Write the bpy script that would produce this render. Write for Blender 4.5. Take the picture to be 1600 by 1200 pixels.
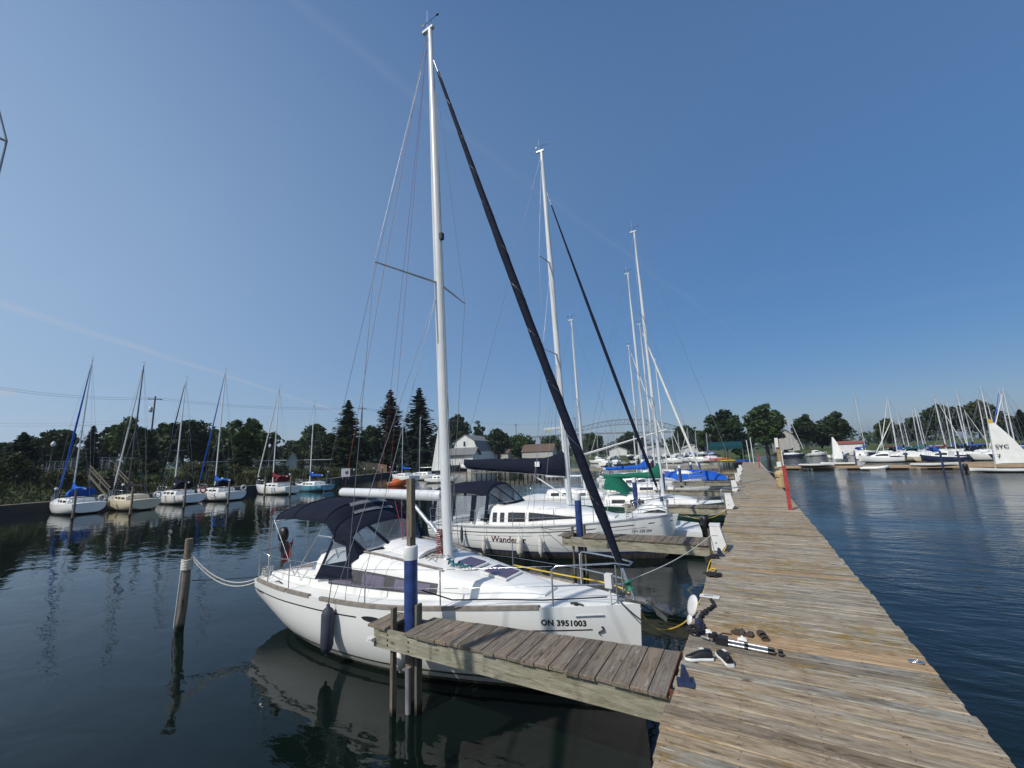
import bpy, bmesh, math, random
from mathutils import Vector, Matrix
R_ = math.radians
rnd = random.Random(7)
for o in list(bpy.data.objects): bpy.data.objects.remove(o)
scene = bpy.context.scene
col = scene.collection

# ------------------------------------------------------------------ camera
FPX, CAMZ = 640.0, 3.70            # focal length in photo pixels (1600 wide), eye above the water
def _cam_vec(x, y): return Vector((x-800.0, -(y-600.0), -FPX))
_Y = _cam_vec(1168, 698).normalized()
_N = _Y.cross(_cam_vec(168, 738)).normalized()
if _N.y < 0: _N = -_N
_X = _Y.cross(_N)
ROT = Matrix((_X, _Y, _N))          # camera axes -> world (X across the dock, Y along it, Z up)
CAM = Vector((0, 0, CAMZ))
cd = bpy.data.cameras.new('camera'); cam = bpy.data.objects.new('camera', cd); col.objects.link(cam)
cam.matrix_world = Matrix.Translation(CAM) @ ROT.to_4x4()
cd.sensor_width = 36.0; cd.lens = 36.0*FPX/1600.0; cd.clip_start = 0.05; cd.clip_end = 12000
scene.camera = cam
scene.render.resolution_x, scene.render.resolution_y = 1024, 768

# ------------------------------------------------------------------ world, sun, exposure
SUN_DIR = Vector((0.35, 0.94, 0)).normalized()       # the way the shadows fall
SUN_EL = R_(46)
HAZE = 0.0002
SKY_GAMMA, SKY_SAT = 0.54, 1.86
world = bpy.data.worlds.new('World'); scene.world = world; world.use_nodes = True
nt = world.node_tree; nt.nodes.clear()
out = nt.nodes.new('ShaderNodeOutputWorld'); bg = nt.nodes.new('ShaderNodeBackground')
sky = nt.nodes.new('ShaderNodeTexSky'); sky.sky_type = 'NISHITA'; sky.sun_disc = False
sky.sun_elevation = SUN_EL
sky.sun_rotation = math.atan2(-SUN_DIR.x, -SUN_DIR.y)
sky.air_density = 0.8; sky.dust_density = 1.2; sky.ozone_density = 4.5; sky.altitude = 100
bg.inputs['Strength'].default_value = 0.15
# thin cirrus streaks and old contrails, high in the sky
tc = nt.nodes.new('ShaderNodeTexCoord')
def wmath(op, a, b=None):
    n = nt.nodes.new('ShaderNodeMath'); n.operation = op
    for i, v in enumerate((a, b)):
        if v is None: continue
        if isinstance(v, (int, float)): n.inputs[i].default_value = v
        else: nt.links.new(v, n.inputs[i])
    return n.outputs[0]
sep = nt.nodes.new('ShaderNodeSeparateXYZ'); nt.links.new(tc.outputs['Generated'], sep.inputs[0])
zc = wmath('MAXIMUM', sep.outputs[2], 0.06)
px_, py_ = wmath('DIVIDE', sep.outputs[0], zc), wmath('DIVIDE', sep.outputs[1], zc)   # flat cloud layer
comb = nt.nodes.new('ShaderNodeCombineXYZ'); nt.links.new(px_, comb.inputs[0]); nt.links.new(py_, comb.inputs[1])
mp = nt.nodes.new('ShaderNodeMapping'); mp.inputs['Rotation'].default_value = (0, 0, R_(28)); mp.inputs['Scale'].default_value = (0.16, 0.9, 1)
nt.links.new(comb.outputs[0], mp.inputs[0])
nz = nt.nodes.new('ShaderNodeTexNoise'); nz.inputs['Scale'].default_value = 1.1; nz.inputs['Detail'].default_value = 7; nz.inputs['Roughness'].default_value = .62
nt.links.new(mp.outputs[0], nz.inputs['Vector'])
rp = nt.nodes.new('ShaderNodeValToRGB'); rp.color_ramp.elements[0].position = .56; rp.color_ramp.elements[1].position = .85
nt.links.new(nz.outputs[0], rp.inputs[0])
streak = wmath('MULTIPLY', rp.outputs[0], 0.07)
nz2 = nt.nodes.new('ShaderNodeTexNoise'); nz2.inputs['Scale'].default_value = 1.3; nz2.inputs['Detail'].default_value = 5
nt.links.new(comb.outputs[0], nz2.inputs['Vector'])
def contrail(nx, ny, c, w, amp):      # a straight band in the cloud layer, broken up by noise
    d = wmath('ADD', wmath('MULTIPLY', px_, nx), wmath('MULTIPLY', py_, ny))
    d = wmath('ABSOLUTE', wmath('SUBTRACT', wmath('ADD', d, wmath('MULTIPLY', nz2.outputs[0], .12)), c))
    k = wmath('SUBTRACT', 1.0, wmath('MINIMUM', wmath('DIVIDE', d, w), 1.0))
    return wmath('MULTIPLY', wmath('MULTIPLY', k, nz2.outputs[0]), amp)
def cloud_xy(x, y):
    d = ROT @ _cam_vec(x, y); return d.x/d.z, d.y/d.z
def contrail_px(a, b, w, amp):
    (x0, y0), (x1, y1) = cloud_xy(*a), cloud_xy(*b)
    l = math.hypot(x1-x0, y1-y0); nx, ny = -(y1-y0)/l, (x1-x0)/l
    return contrail(nx, ny, nx*x0+ny*y0+.06, w, amp)
veil = wmath('ADD', streak, contrail_px((470, 20), (1120, 500), .024, .085))
veil = wmath('ADD', veil, contrail_px((10, 478), (330, 580), .085, .6))
def puff(x, y, w, h, amp):            # one small cumulus low in the sky
    d0 = (ROT @ _cam_vec(x, y)).normalized(); sd = d0.cross(Vector((0, 0, 1))).normalized()
    def comp(v):
        q = nt.nodes.new('ShaderNodeVectorMath'); q.operation = 'DOT_PRODUCT'; nt.links.new(tc.outputs['Generated'], q.inputs[0]); q.inputs[1].default_value = v; return q.outputs['Value']
    a = wmath('DIVIDE', comp(sd), w); b = wmath('DIVIDE', wmath('SUBTRACT', sep.outputs[2], d0.z), h)
    r = wmath('SQRT', wmath('ADD', wmath('MULTIPLY', a, a), wmath('MULTIPLY', b, b)))
    pn = nt.nodes.new('ShaderNodeTexNoise'); pn.inputs['Scale'].default_value = 60; pn.inputs['Detail'].default_value = 6; nt.links.new(tc.outputs['Generated'], pn.inputs['Vector'])
    front = wmath('GREATER_THAN', comp(d0), 0.5)
    k = wmath('SUBTRACT', wmath('ADD', wmath('MULTIPLY', pn.outputs[0], 1.1), .25), r)
    return wmath('MULTIPLY', wmath('MULTIPLY', wmath('MINIMUM', wmath('MAXIMUM', wmath('MULTIPLY', k, 2.0), 0.0), 1.0), amp), front)
veil = wmath('ADD', veil, puff(6, 613, .022, .008, .5))
mixw = nt.nodes.new('ShaderNodeMixRGB'); mixw.inputs[2].default_value = (3.4, 3.7, 4.2, 1)
gm = nt.nodes.new('ShaderNodeGamma'); gm.inputs[1].default_value = SKY_GAMMA; nt.links.new(sky.outputs[0], gm.inputs[0])      # the phone's tone curve for the sky
hs = nt.nodes.new('ShaderNodeHueSaturation'); hs.inputs['Saturation'].default_value = SKY_SAT; hs.inputs['Value'].default_value = 1.46; hs.inputs['Hue'].default_value = .509; nt.links.new(gm.outputs[0], hs.inputs['Color'])
# aerosol haze: the lower sky whitens towards the sun's side
sdir = (-SUN_DIR.x*math.cos(SUN_EL), -SUN_DIR.y*math.cos(SUN_EL), math.sin(SUN_EL))
vd = nt.nodes.new('ShaderNodeVectorMath'); vd.operation = 'DOT_PRODUCT'; nt.links.new(tc.outputs['Generated'], vd.inputs[0]); vd.inputs[1].default_value = sdir
tt = wmath('POWER', wmath('MULTIPLY_ADD' if False else 'MULTIPLY', wmath('ADD', vd.outputs['Value'], 1.0), .5), 1.9)
hz = wmath('MULTIPLY', wmath('MULTIPLY', tt, wmath('MAXIMUM', wmath('SUBTRACT', 1.25, wmath('MULTIPLY', sep.outputs[2], 1.3)), 0.0)), 1.12)
mixh = nt.nodes.new('ShaderNodeMixRGB'); mixh.inputs[2].default_value = (3.95, 5.2, 6.5, 1); nt.links.new(wmath('MINIMUM', hz, 1.0), mixh.inputs[0]); nt.links.new(hs.outputs[0], mixh.inputs[1])
nt.links.new(veil, mixw.inputs[0]); nt.links.new(mixh.outputs[0], mixw.inputs[1])
nt.links.new(mixw.outputs[0], bg.inputs[0]); nt.links.new(bg.outputs[0], out.inputs[0])

sl = bpy.data.lights.new('sun', 'SUN'); sl.energy = 3.9; sl.angle = R_(0.55); sl.color = (1.0, .95, .87)
sun = bpy.data.objects.new('sun', sl); col.objects.link(sun)
ldir = Vector((SUN_DIR.x*math.cos(SUN_EL), SUN_DIR.y*math.cos(SUN_EL), -math.sin(SUN_EL)))
sun.rotation_euler = ldir.to_track_quat('-Z', 'Y').to_euler(); sun.location = (-10, -30, 40)
vs = scene.view_settings; vs.view_transform = 'Standard'; vs.look = 'None'; vs.exposure = -0.1; vs.gamma = 1; vs.use_curve_mapping = False
scene.render.engine = 'CYCLES'

# ------------------------------------------------------------------ where a photo pixel lies in the place
def ray(x, y): return (ROT @ _cam_vec(x, y)).normalized()
def G(x, y, z=0.0):                     # on the level z
    d = ray(x, y); return CAM + d*((z-CAMZ)/d.z)
def A(x, y, dist):                      # at a horizontal distance
    d = ray(x, y); return CAM + d*(dist/math.hypot(d.x, d.y))
def AY(x, y, Y):                        # on the plane Y
    d = ray(x, y); return CAM + d*(Y/d.y)

# ------------------------------------------------------------------ materials
MATS = {}
class NB:                                # small node-building helper
    def __init__(s, name):
        m = bpy.data.materials.new(name); m.use_nodes = True; s.m = m; s.t = m.node_tree; s.t.nodes.clear()
        s.out = s.t.nodes.new('ShaderNodeOutputMaterial'); s.p = s.t.nodes.new('ShaderNodeBsdfPrincipled')
        s.t.links.new(s.p.outputs[0], s.out.inputs[0]); s.tcn = None
    def n(s, typ, **kw):
        q = s.t.nodes.new(typ)
        for k, v in kw.items(): setattr(q, k, v)
        return q
    def set(s, node, **kw):
        for k, v in kw.items(): s.inp(node, k.replace('_', ' '), v)
        return node
    def inp(s, node, key, v):
        sock = node.inputs[key]
        if hasattr(v, 'is_output'): s.t.links.new(v, sock)
        else:
            if isinstance(v, tuple) and len(v) == 3 and sock.type == 'RGBA': v = (*v, 1)
            sock.default_value = v
    def coord(s, which='Object', scale=(1, 1, 1), rot=(0, 0, 0), loc=None):
        if s.tcn is None: s.tcn = s.n('ShaderNodeTexCoord')
        mp = s.n('ShaderNodeMapping'); s.inp(mp, 'Vector', s.tcn.outputs[which]); s.inp(mp, 'Scale', scale); s.inp(mp, 'Rotation', rot)
        if loc is not None: s.inp(mp, 'Location', loc)
        return mp.outputs[0]
    def noise(s, vec, scale, detail=4, rough=.55, dist=0):
        q = s.n('ShaderNodeTexNoise'); s.inp(q, 'Vector', vec); s.inp(q, 'Scale', scale); s.inp(q, 'Detail', detail); s.inp(q, 'Roughness', rough); s.inp(q, 'Distortion', dist)
        return q.outputs[0]
    def ramp(s, fac, stops, interp='LINEAR'):
        q = s.n('ShaderNodeValToRGB'); s.inp(q, 'Fac', fac); cr = q.color_ramp; cr.interpolation = interp
        while len(cr.elements) < len(stops): cr.elements.new(.5)
        for e, (p, c) in zip(cr.elements, stops):
            e.position = p; e.color = (c, c, c, 1) if isinstance(c, (int, float)) else (*c, 1)
        return q.outputs[0]
    def mix(s, f, a, b, mode='MIX'):
        q = s.n('ShaderNodeMixRGB', blend_type=mode); s.inp(q, 'Fac', f); s.inp(q, 'Color1', a); s.inp(q, 'Color2', b); return q.outputs[0]
    def math(s, op, a, b=0.0, c=None):
        q = s.n('ShaderNodeMath', operation=op)
        for i, v in enumerate((a, b) if c is None else (a, b, c)):
            if hasattr(v, 'is_output'): s.t.links.new(v, q.inputs[i])
            else: q.inputs[i].default_value = v
        return q.outputs[0]
    def bump(s, h, strength=.3, dist=.01):
        q = s.n('ShaderNodeBump'); s.inp(q, 'Height', h); s.inp(q, 'Strength', strength); s.inp(q, 'Distance', dist)
        s.t.links.new(q.outputs[0], s.p.inputs['Normal'])
    def P(s, **kw):
        for k, v in kw.items(): s.inp(s.p, k.replace('_', ' '), v)
        return s

def paint(name, c, rough=.45, var=.12, scale=3.0, metallic=0.0, bump=0.0, coat=0.0, spec=.5):
    """paint, plastic, metal: base colour with soft dirt variation"""
    if name in MATS: return MATS[name]
    b = NB(name); v = b.coord()
    n = b.noise(v, scale, 5, .6)
    dark = tuple(x*(1-var*1.6) for x in c); lite = tuple(min(1, x*(1+var*.5)) for x in c)
    b.P(Base_Color=b.ramp(n, [(.3, dark), (.62, lite)]), Metallic=metallic, Roughness=b.ramp(b.noise(v, scale*2.3, 4), [(.3, max(0, rough-.08)), (.7, min(1, rough+.1))]), Coat_Weight=coat)
    b.p.inputs['Specular IOR Level'].default_value = spec
    if bump: b.bump(b.noise(v, scale*14, 3), bump, .01)
    MATS[name] = b.m; return b.m

def canvas(name, c):
    b = NB(name); v = b.coord()
    n = b.noise(v, 2.4, 5, .6); fine = b.noise(v, 160, 2)
    wr = b.noise(b.coord(scale=(1, 1, 2.2)), 3.2, 3, .5, .6)
    b.P(Base_Color=b.mix(b.ramp(n, [(.35, 0), (.75, .55)]), c, tuple(min(1, x*1.35+.003) for x in c)), Roughness=.82)
    b.bump(b.math('ADD', b.math('MULTIPLY', wr, 1.0), b.math('MULTIPLY', fine, .04)), .55, .05)
    b.p.inputs['Specular IOR Level'].default_value = .18
    MATS[name] = b.m; return b.m

def hull_paint(name, top, stripes, rough=.22):
    """gelcoat with boot stripes that follow the waterline; stripes = [(z_from, colour)...] from the bottom up"""
    b = NB(name); v = b.coord()
    sp = b.n('ShaderNodeSeparateXYZ'); b.inp(sp, 'Vector', b.tcn.outputs['Object'])
    zz = b.math('MULTIPLY_ADD', sp.outputs[2], .5, .5)
    ramp = b.ramp(zz, [(max(0.0, .5+z*.5), c) for z, c in stripes], 'CONSTANT')
    n = b.noise(b.coord(scale=(.6, .6, 1.6)), 1.8, 6, .65)
    st = b.noise(b.coord(scale=(9, 9, .7)), 1.0, 4, .6)
    dirt = b.math('MULTIPLY', b.ramp(n, [(.42, 0), (.8, .16)]), b.ramp(st, [(.3, .4), (.7, 1)]))
    band = b.ramp(b.math('ADD', zz, b.math('MULTIPLY', b.noise(b.coord(scale=(2.2, 2.2, .5)), 1.0, 5, .7), .09)), [(.60, 1), (.68, 0)])
    scum = b.math('MULTIPLY', band, b.ramp(st, [(.3, .1), (.75, .5)]))
    ramp = b.mix(scum, ramp, (.36, .30, .17))
    b.P(Base_Color=b.mix(dirt, ramp, (.42, .4, .34)), Roughness=rough, Coat_Weight=.25, Coat_Roughness=.12)
    MATS[name] = b.m; return b.m

def wood(name, cols, grain=(1.2, 26, 26), stain=0.0, green=0.0, wet_z=None, crack=.6, rand=1.0, axis_rot=(0, 0, 0)):
    """weathered timber; grain runs along local X (after axis_rot)"""
    b = NB(name)
    oi = b.n('ShaderNodeObjectInfo'); r = oi.outputs['Random']
    off = b.n('ShaderNodeCombineXYZ'); b.inp(off, 'X', b.math('MULTIPLY', r, 37.0)); b.inp(off, 'Y', b.math('MULTIPLY', r, 91.0)); b.inp(off, 'Z', b.math('MULTIPLY', r, 13.0))
    base = b.coord(rot=axis_rot)
    va = b.n('ShaderNodeVectorMath', operation='ADD'); b.inp(va, 0, base); b.inp(va, 1, off.outputs[0])
    def sc(s3):
        q = b.n('ShaderNodeVectorMath', operation='MULTIPLY'); b.inp(q, 0, va.outputs[0]); b.inp(q, 1, s3); return q.outputs[0]
    g = b.noise(sc(grain), 1.6, 8, .68, .5)
    big = b.noise(sc((.7, 1.5, 1.5)), 1.3, 4, .6)
    fib = b.noise(sc((4, 130, 130)), 1.0, 4, .7)
    c = b.ramp(g, [(.26, cols[0]), (.42, cols[1]), (.56, cols[2]), (.75, cols[3])])
    tint = b.ramp(b.math('FRACT', b.math('MULTIPLY', r, 7.31)), [(0, (.62, .58, .54)), (.25, (1.02, .97, .90)), (.5, (.78, .78, .77)), (.75, (1.16, 1.05, .92)), (1, (.9, .86, .80))])
    c = b.mix(rand, c, b.mix(1, c, tint, 'MULTIPLY'))
    c = b.mix(b.ramp(big, [(.4, 0), (.75, .45)]), c, b.mix(1, c, (.62, .58, .52), 'MULTIPLY'))
    c = b.mix(b.ramp(fib, [(.3, .55), (.5, 0)]), c, b.mix(1, c, (.5, .46, .42), 'MULTIPLY'))
    kn = b.n('ShaderNodeTexVoronoi', feature='F1'); b.inp(kn, 'Vector', sc((2.2, 6, 6))); b.inp(kn, 'Scale', 1.0)
    c = b.mix(b.ramp(kn.outputs['Distance'], [(.05, .85), (.16, 0)]), c, (.07, .045, .028))
    mott = b.noise(sc((3.0, 17, 17)), 1.0, 5, .75, .3)
    c = b.mix(b.ramp(mott, [(.34, .8), (.47, 0)]), c, b.mix(1, c, (.42, .37, .32), 'MULTIPLY'))
    if stain:
        gp = b.n('ShaderNodeNewGeometry'); gm_ = b.n('ShaderNodeMapping'); b.inp(gm_, 'Vector', gp.outputs['Position']); b.inp(gm_, 'Scale', (.75, 1.1, 1)); b.inp(gm_, 'Location', (3.1, 1.7, 0))
        clus = b.noise(gm_.outputs[0], 1.0, 3, .5)
        s_ = b.math('ADD', b.math('MULTIPLY', b.noise(sc((1.6, 3.5, 3.5)), 1.15, 6, .7), .6), b.math('MULTIPLY', clus, .46))
        s2 = b.noise(sc((9, 26, 26)), 1.0, 4, .7)
        f = b.math('MULTIPLY', b.ramp(s_, [(.53, 0), (.64, 1)]), b.ramp(s2, [(.38, 0), (.58, 1)]))
        c = b.mix(b.math('MULTIPLY', f, stain), c, (.23, .14, .028))
        f2 = b.math('MULTIPLY', b.ramp(b.noise(sc((1.1, 2.2, 2.2)), 1.7, 5, .7), [(.58, 0), (.7, 1)]), b.ramp(fib, [(.4, 0), (.6, 1)]))
        c = b.mix(b.math('MULTIPLY', f2, .7), c, (.055, .045, .035))
        f3 = b.math('MULTIPLY', b.ramp(b.noise(sc((3, 14, 14)), 1.3, 5, .75), [(.6, 0), (.7, 1)]), .55)
        c = b.mix(f3, c, (.62, .60, .54))
    if green:
        c = b.mix(b.math('MULTIPLY', b.ramp(b.noise(sc((1, 3, 3)), 1.2, 4), [(.35, 0), (.7, 1)]), green), c, (.14, .15, .075))
    if wet_z is not None:
        sp = b.n('ShaderNodeSeparateXYZ'); ge = b.n('ShaderNodeNewGeometry'); b.inp(sp, 'Vector', ge.outputs['Position'])
        w = b.ramp(b.math('ADD', b.math('SUBTRACT', sp.outputs[2], wet_z), b.math('MULTIPLY', big, .25)), [(.1, 1), (.2, 0)])
        c = b.mix(w, c, (.022, .02, .014))
    b.P(Base_Color=c, Roughness=.82)
    b.p.inputs['Specular IOR Level'].default_value = .25
    b.bump(b.math('ADD', g, b.math('MULTIPLY', fib, .5)), crack, .012)
    MATS[name] = b.m; return b.m

def leaf(name, c1, c2, c3):
    b = NB(name); v = b.coord()
    ge = b.n('ShaderNodeNewGeometry')
    n = b.noise(v, .55, 3, .6)
    c = b.ramp(ge.outputs['Random Per Island'], [(0, c1), (.5, c2), (1, c3)])
    c = b.mix(b.ramp(n, [(.35, 0), (.7, .7)]), c, b.mix(1, c, (.62, .68, .6), 'MULTIPLY'))
    b.P(Base_Color=c, Roughness=.6)
    b.p.inputs['Specular IOR Level'].default_value = .25
    tr = b.n('ShaderNodeBsdfTranslucent'); b.inp(tr, 'Color', c)
    ms = b.n('ShaderNodeMixShader'); ms.inputs[0].default_value = .22
    b.t.links.new(b.p.outputs[0], ms.inputs[1]); b.t.links.new(tr.outputs[0], ms.inputs[2]); b.t.links.new(ms.outputs[0], b.out.inputs[0])
    MATS[name] = b.m; return b.m

def clear_vinyl(name, tint=(.75, .8, .85), a=.72):
    b = NB(name); v = b.coord(scale=(1, 1, .4))
    b.P(Base_Color=tint, Roughness=.08); b.bump(b.noise(v, 9, 3, .5, 1.2), .5, .03)
    tr = b.n('ShaderNodeBsdfTransparent'); b.inp(tr, 'Color', (.86, .89, .92))
    ms = b.n('ShaderNodeMixShader'); ms.inputs[0].default_value = 1-a
    b.t.links.new(tr.outputs[0], ms.inputs[1]); b.t.links.new(b.p.outputs[0], ms.inputs[2]); b.t.links.new(ms.outputs[0], b.out.inputs[0])
    MATS[name] = b.m; return b.m

M = MATS
paint('gelcoat', (.80, .79, .75), .32, .06, 1.2, coat=.2)
paint('nonskid', (.76, .76, .73), .6, .08, 2.0, bump=.12)
paint('cream_gelcoat', (.68, .60, .44), .35, .1, 1.5)
paint('spar_white', (.62, .64, .65), .34, .06, 1.0)
paint('spar_silver', (.55, .57, .59), .34, .1, 1.4, metallic=.55)
paint('spar_dark', (.05, .05, .055), .4, .1)
paint('steel', (.62, .63, .64), .2, .08, 5, metallic=.95)
paint('wire', (.30, .31, .33), .35, .1, 2, metallic=.7)
paint('rope_white', (.62, .60, .54), .9, .2, 30, bump=.5)
paint('rope_tan', (.42, .36, .25), .9, .2, 30, bump=.5)
paint('rope_dark', (.018, .018, .022), .85, .2, 30, bump=.6)
paint('rope_red', (.32, .05, .05), .9, .2, 30)
paint('rope_teal', (.03, .16, .2), .9, .2, 30)
paint('cable_yellow', (.62, .42, .05), .5, .12, 6)
paint('teak_grey', (.27, .235, .20), .8, .25, 9, bump=.3)
paint('rubber', (.025, .025, .028), .6, .2, 8)
paint('black_plastic', (.014, .014, .016), .4, .2, 6)
paint('navy_fender', (.045, .052, .078), .65, .2, 4)
paint('white_plastic', (.72, .72, .70), .45, .08, 3)
paint('white_fender', (.66, .63, .56), .5, .12, 5)
paint('sleeve_blue', (.03, .062, .21), .45, .28, 7)
paint('navy_paint', (.02, .032, .085), .5, .2, 6)
paint('red_paint', (.38, .045, .045), .6, .3, 9)
paint('rust', (.14, .05, .028), .85, .35, 14, bump=.4)
paint('hatch_tint', (.10, .05, .085), .1, .2, 4, coat=.5)
paint('pane_lilac', (.155, .13, .185), .09, .15, 2.5, coat=.6)
paint('pane_dark', (.03, .03, .035), .08, .2, 2, coat=.5)
paint('frame_dark', (.075, .072, .075), .4, .1, 3)
paint('print_black', (.02, .02, .025), .5, .05)
paint('print_wine', (.10, .02, .03), .5, .05)
paint('antifoul', (.02, .02, .024), .6, .2)
paint('skin_orange', (.55, .12, .03), .5, .1)
paint('flag_red', (.5, .04, .04), .8, .15)
paint('sail_white', (.74, .74, .70), .75, .06, 1.5)
paint('kayak_yellow', (.6, .38, .03), .4, .1)
paint('green_paint', (.02, .16, .1), .5, .15)
paint('cork', (.10, .055, .03), .8, .2)
paint('canvas_yellow', (.44, .33, .17), .85, .15, 8, bump=.3)
for nme, c in dict(canvas_navy=(.0062, .0092, .0215), canvas_blue=(.012, .09, .42), canvas_green=(.01, .12, .075), canvas_maroon=(.14, .022, .03), canvas_black=(.012, .012, .016), canvas_teal=(.006, .04, .05)).items(): canvas(nme, c)
clear_vinyl('vinyl', (.34, .37, .40), .86); clear_vinyl('vinyl_dim', (.45, .48, .51), .66)
WH = (.80, .80, .77)
hull_paint('hull_hero', WH, [(-1, (.02, .02, .024)), (.06, (.62, .62, .6)), (.135, (.02, .02, .03)), (.175, WH)])
hull_paint('hull_wanderer', WH, [(-1, (.015, .02, .05)), (.16, (.02, .03, .10)), (.27, (.7, .7, .68)), (.30, WH)])
hull_paint('hull_plain', WH, [(-1, (.03, .03, .035)), (.1, (.05, .06, .09)), (.16, WH)])
hull_paint('hull_cream', (.66, .57, .40), [(-1, (.05, .03, .02)), (.08, (.2, .12, .05)), (.14, (.66, .57, .40))])
hull_paint('hull_light_blue', (.10, .32, .44), [(-1, (.02, .06, .1)), (.1, (.10, .32, .44))])
hull_paint('hull_navy', (.02, .03, .08), [(-1, (.1, .02, .02)), (.1, (.6, .6, .6)), (.15, (.02, .03, .08))])
hull_paint('hull_green', (.012, .06, .045), [(-1, (.03, .03, .03)), (.1, (.6, .6, .55)), (.15, (.012, .06, .045))])
wood('deck_wood', [(.075, .065, .052), (.26, .238, .198), (.40, .372, .315), (.54, .515, .455)], grain=(1.7, 14, 14), stain=1.0)
wood('deck_wood_tan', [(.10, .078, .056), (.285, .235, .175), (.40, .345, .265), (.51, .455, .37)], grain=(1.7, 12, 12), stain=.6)
wood('new_wood', [(.20, .125, .065), (.36, .245, .14), (.44, .32, .20), (.50, .40, .27)], stain=.25, rand=.3)
wood('finger_wood', [(.07, .06, .05), (.18, .155, .13), (.25, .222, .19), (.33, .30, .26)], stain=.12)
wood('beam_wood', [(.13, .12, .09), (.30, .29, .23), (.40, .385, .31), (.50, .485, .41)], grain=(1.6, 9, 12), green=.35, rand=.4, stain=.25)
wood('pile_wood', [(.08, .07, .055), (.19, .165, .135), (.26, .23, .19), (.34, .31, .27)], wet_z=.12, axis_rot=(0, R_(90), 0))
wood('board_wood', [(.065, .06, .05), (.145, .135, .112), (.195, .182, .155), (.265, .25, .22)], wet_z=.05, axis_rot=(0, R_(90), 0))
wood('plank_pale', [(.26, .17, .10), (.40, .29, .18), (.46, .35, .24), (.52, .42, .30)], rand=.6)
leaf('leaf_mid', (.032, .062, .016), (.05, .09, .022), (.075, .115, .03))
leaf('leaf_dark', (.020, .040, .014), (.031, .056, .019), (.047, .075, .025))
leaf('leaf_light', (.06, .10, .022), (.085, .13, .03), (.11, .15, .04))
leaf('leaf_spruce', (.016, .036, .021), (.026, .05, .029), (.042, .068, .038))
leaf('leaf_olive', (.05, .055, .022), (.075, .08, .03), (.10, .095, .04))
leaf('leaf_grass', (.026, .038, .012), (.045, .055, .018), (.08, .078, .03))
leaf('leaf_scrub', (.018, .03, .010), (.032, .045, .014), (.055, .06, .02))
paint('bark', (.06, .05, .04), .9, .3, 8, bump=.5)
paint('siding_white', (.70, .70, .67), .6, .08, 1.0)
paint('siding_grey', (.42, .42, .40), .7, .1, 1.0)
paint('shingle', (.20, .20, .20), .9, .25, 5, bump=.5)
paint('shingle_brown', (.13, .085, .065), .9, .25, 5, bump=.5)
paint('shingle_red', (.24, .08, .06), .9, .2, 5, bump=.5)
paint('brick', (.17, .075, .05), .9, .3, 7, bump=.4)
paint('concrete', (.36, .35, .32), .9, .18, 2.5, bump=.3)
paint('asphalt', (.06, .06, .062), .9, .2, 3, bump=.3)
paint('anchor_grey', (.15, .15, .15), .5, .2, 6, metallic=.5)
paint('galv', (.42, .43, .44), .45, .15, 4, metallic=.6)
paint('bridge_steel', (.15, .175, .19), .7, .1)
paint('car_white', (.7, .7, .7), .2, .05, coat=.6)
paint('car_silver', (.38, .39, .41), .25, .05, metallic=.6, coat=.6)
paint('car_dark', (.03, .035, .045), .2, .1, coat=.6)
paint('car_blue', (.03, .06, .14), .2, .1, coat=.6)
paint('car_red', (.3, .03, .03), .2, .1, coat=.6)
paint('lens', (.5, .1, .06), .15, .1)
paint('worn_white', (.52, .51, .48), .7, .25, 12)
paint('foil_label', (.30, .30, .31), .4, .3, 40)

def water_mat():
    b = NB('water')
    ge = b.n('ShaderNodeNewGeometry'); pos = ge.outputs['Position']
    sp = b.n('ShaderNodeSeparateXYZ'); b.inp(sp, 'Vector', pos)
    def sc(s3, rz=0.0):
        q = b.n('ShaderNodeMapping'); b.inp(q, 'Vector', pos); b.inp(q, 'Scale', s3); b.inp(q, 'Rotation', (0, 0, rz)); return q.outputs[0]
    # open side (x > dock): wind ripple; berth side: slick with faint swell
    open_ = b.ramp(b.math('MULTIPLY_ADD', sp.outputs[0], .02, .5), [(.50, .0), (.56, 1.0)])
    patch = b.ramp(b.noise(sc((.05, .09, 1), .3), 1.0, 3, .5), [(.36, .22), (.66, 1)])
    rip = b.noise(sc((2.2, 5.0, 1), R_(-24)), 1.0, 4, .55, .4)
    rip2 = b.noise(sc((.7, 1.5, 1), R_(-34)), 1.0, 3, .5, .3)
    calm = b.noise(sc((.55, 1.0, 1), R_(15)), 1.0, 3, .5, .4)
    fine = b.noise(sc((2.4, 4.4, 1), R_(10)), 1.0, 3, .5)
    h_open = b.math('MULTIPLY', b.math('ADD', b.math('MULTIPLY', rip, .036), b.math('MULTIPLY', rip2, .085)), patch)
    h_calm = b.math('ADD', b.math('MULTIPLY', calm, .022), b.math('MULTIPLY', fine, .0035))
    mixf = b.n('ShaderNodeMix', data_type='FLOAT'); b.t.links.new(open_, mixf.inputs[0]); b.t.links.new(h_calm, mixf.inputs[2]); b.t.links.new(h_open, mixf.inputs[3])
    b.P(Base_Color=(.0032, .0078, .0062), Roughness=.03, IOR=1.333)
    b.p.inputs['Specular IOR Level'].default_value = .40
    b.bump(mixf.outputs[0], 1.0, 1.0)
    MATS['water'] = b.m
water_mat()
def ground_mat():
    b = NB('lawn'); v = b.coord()
    n = b.noise(v, .12, 5, .6); f = b.noise(v, 6, 4, .7)
    c = b.ramp(n, [(.3, (.035, .055, .014)), (.5, (.06, .085, .022)), (.7, (.10, .11, .035))])
    c = b.mix(b.ramp(f, [(.35, .5), (.65, 0)]), c, b.mix(1, c, (.5, .5, .45), 'MULTIPLY'))
    b.P(Base_Color=c, Roughness=.95); b.bump(f, .6, .1)
    MATS['lawn'] = b.m
ground_mat()

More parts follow.
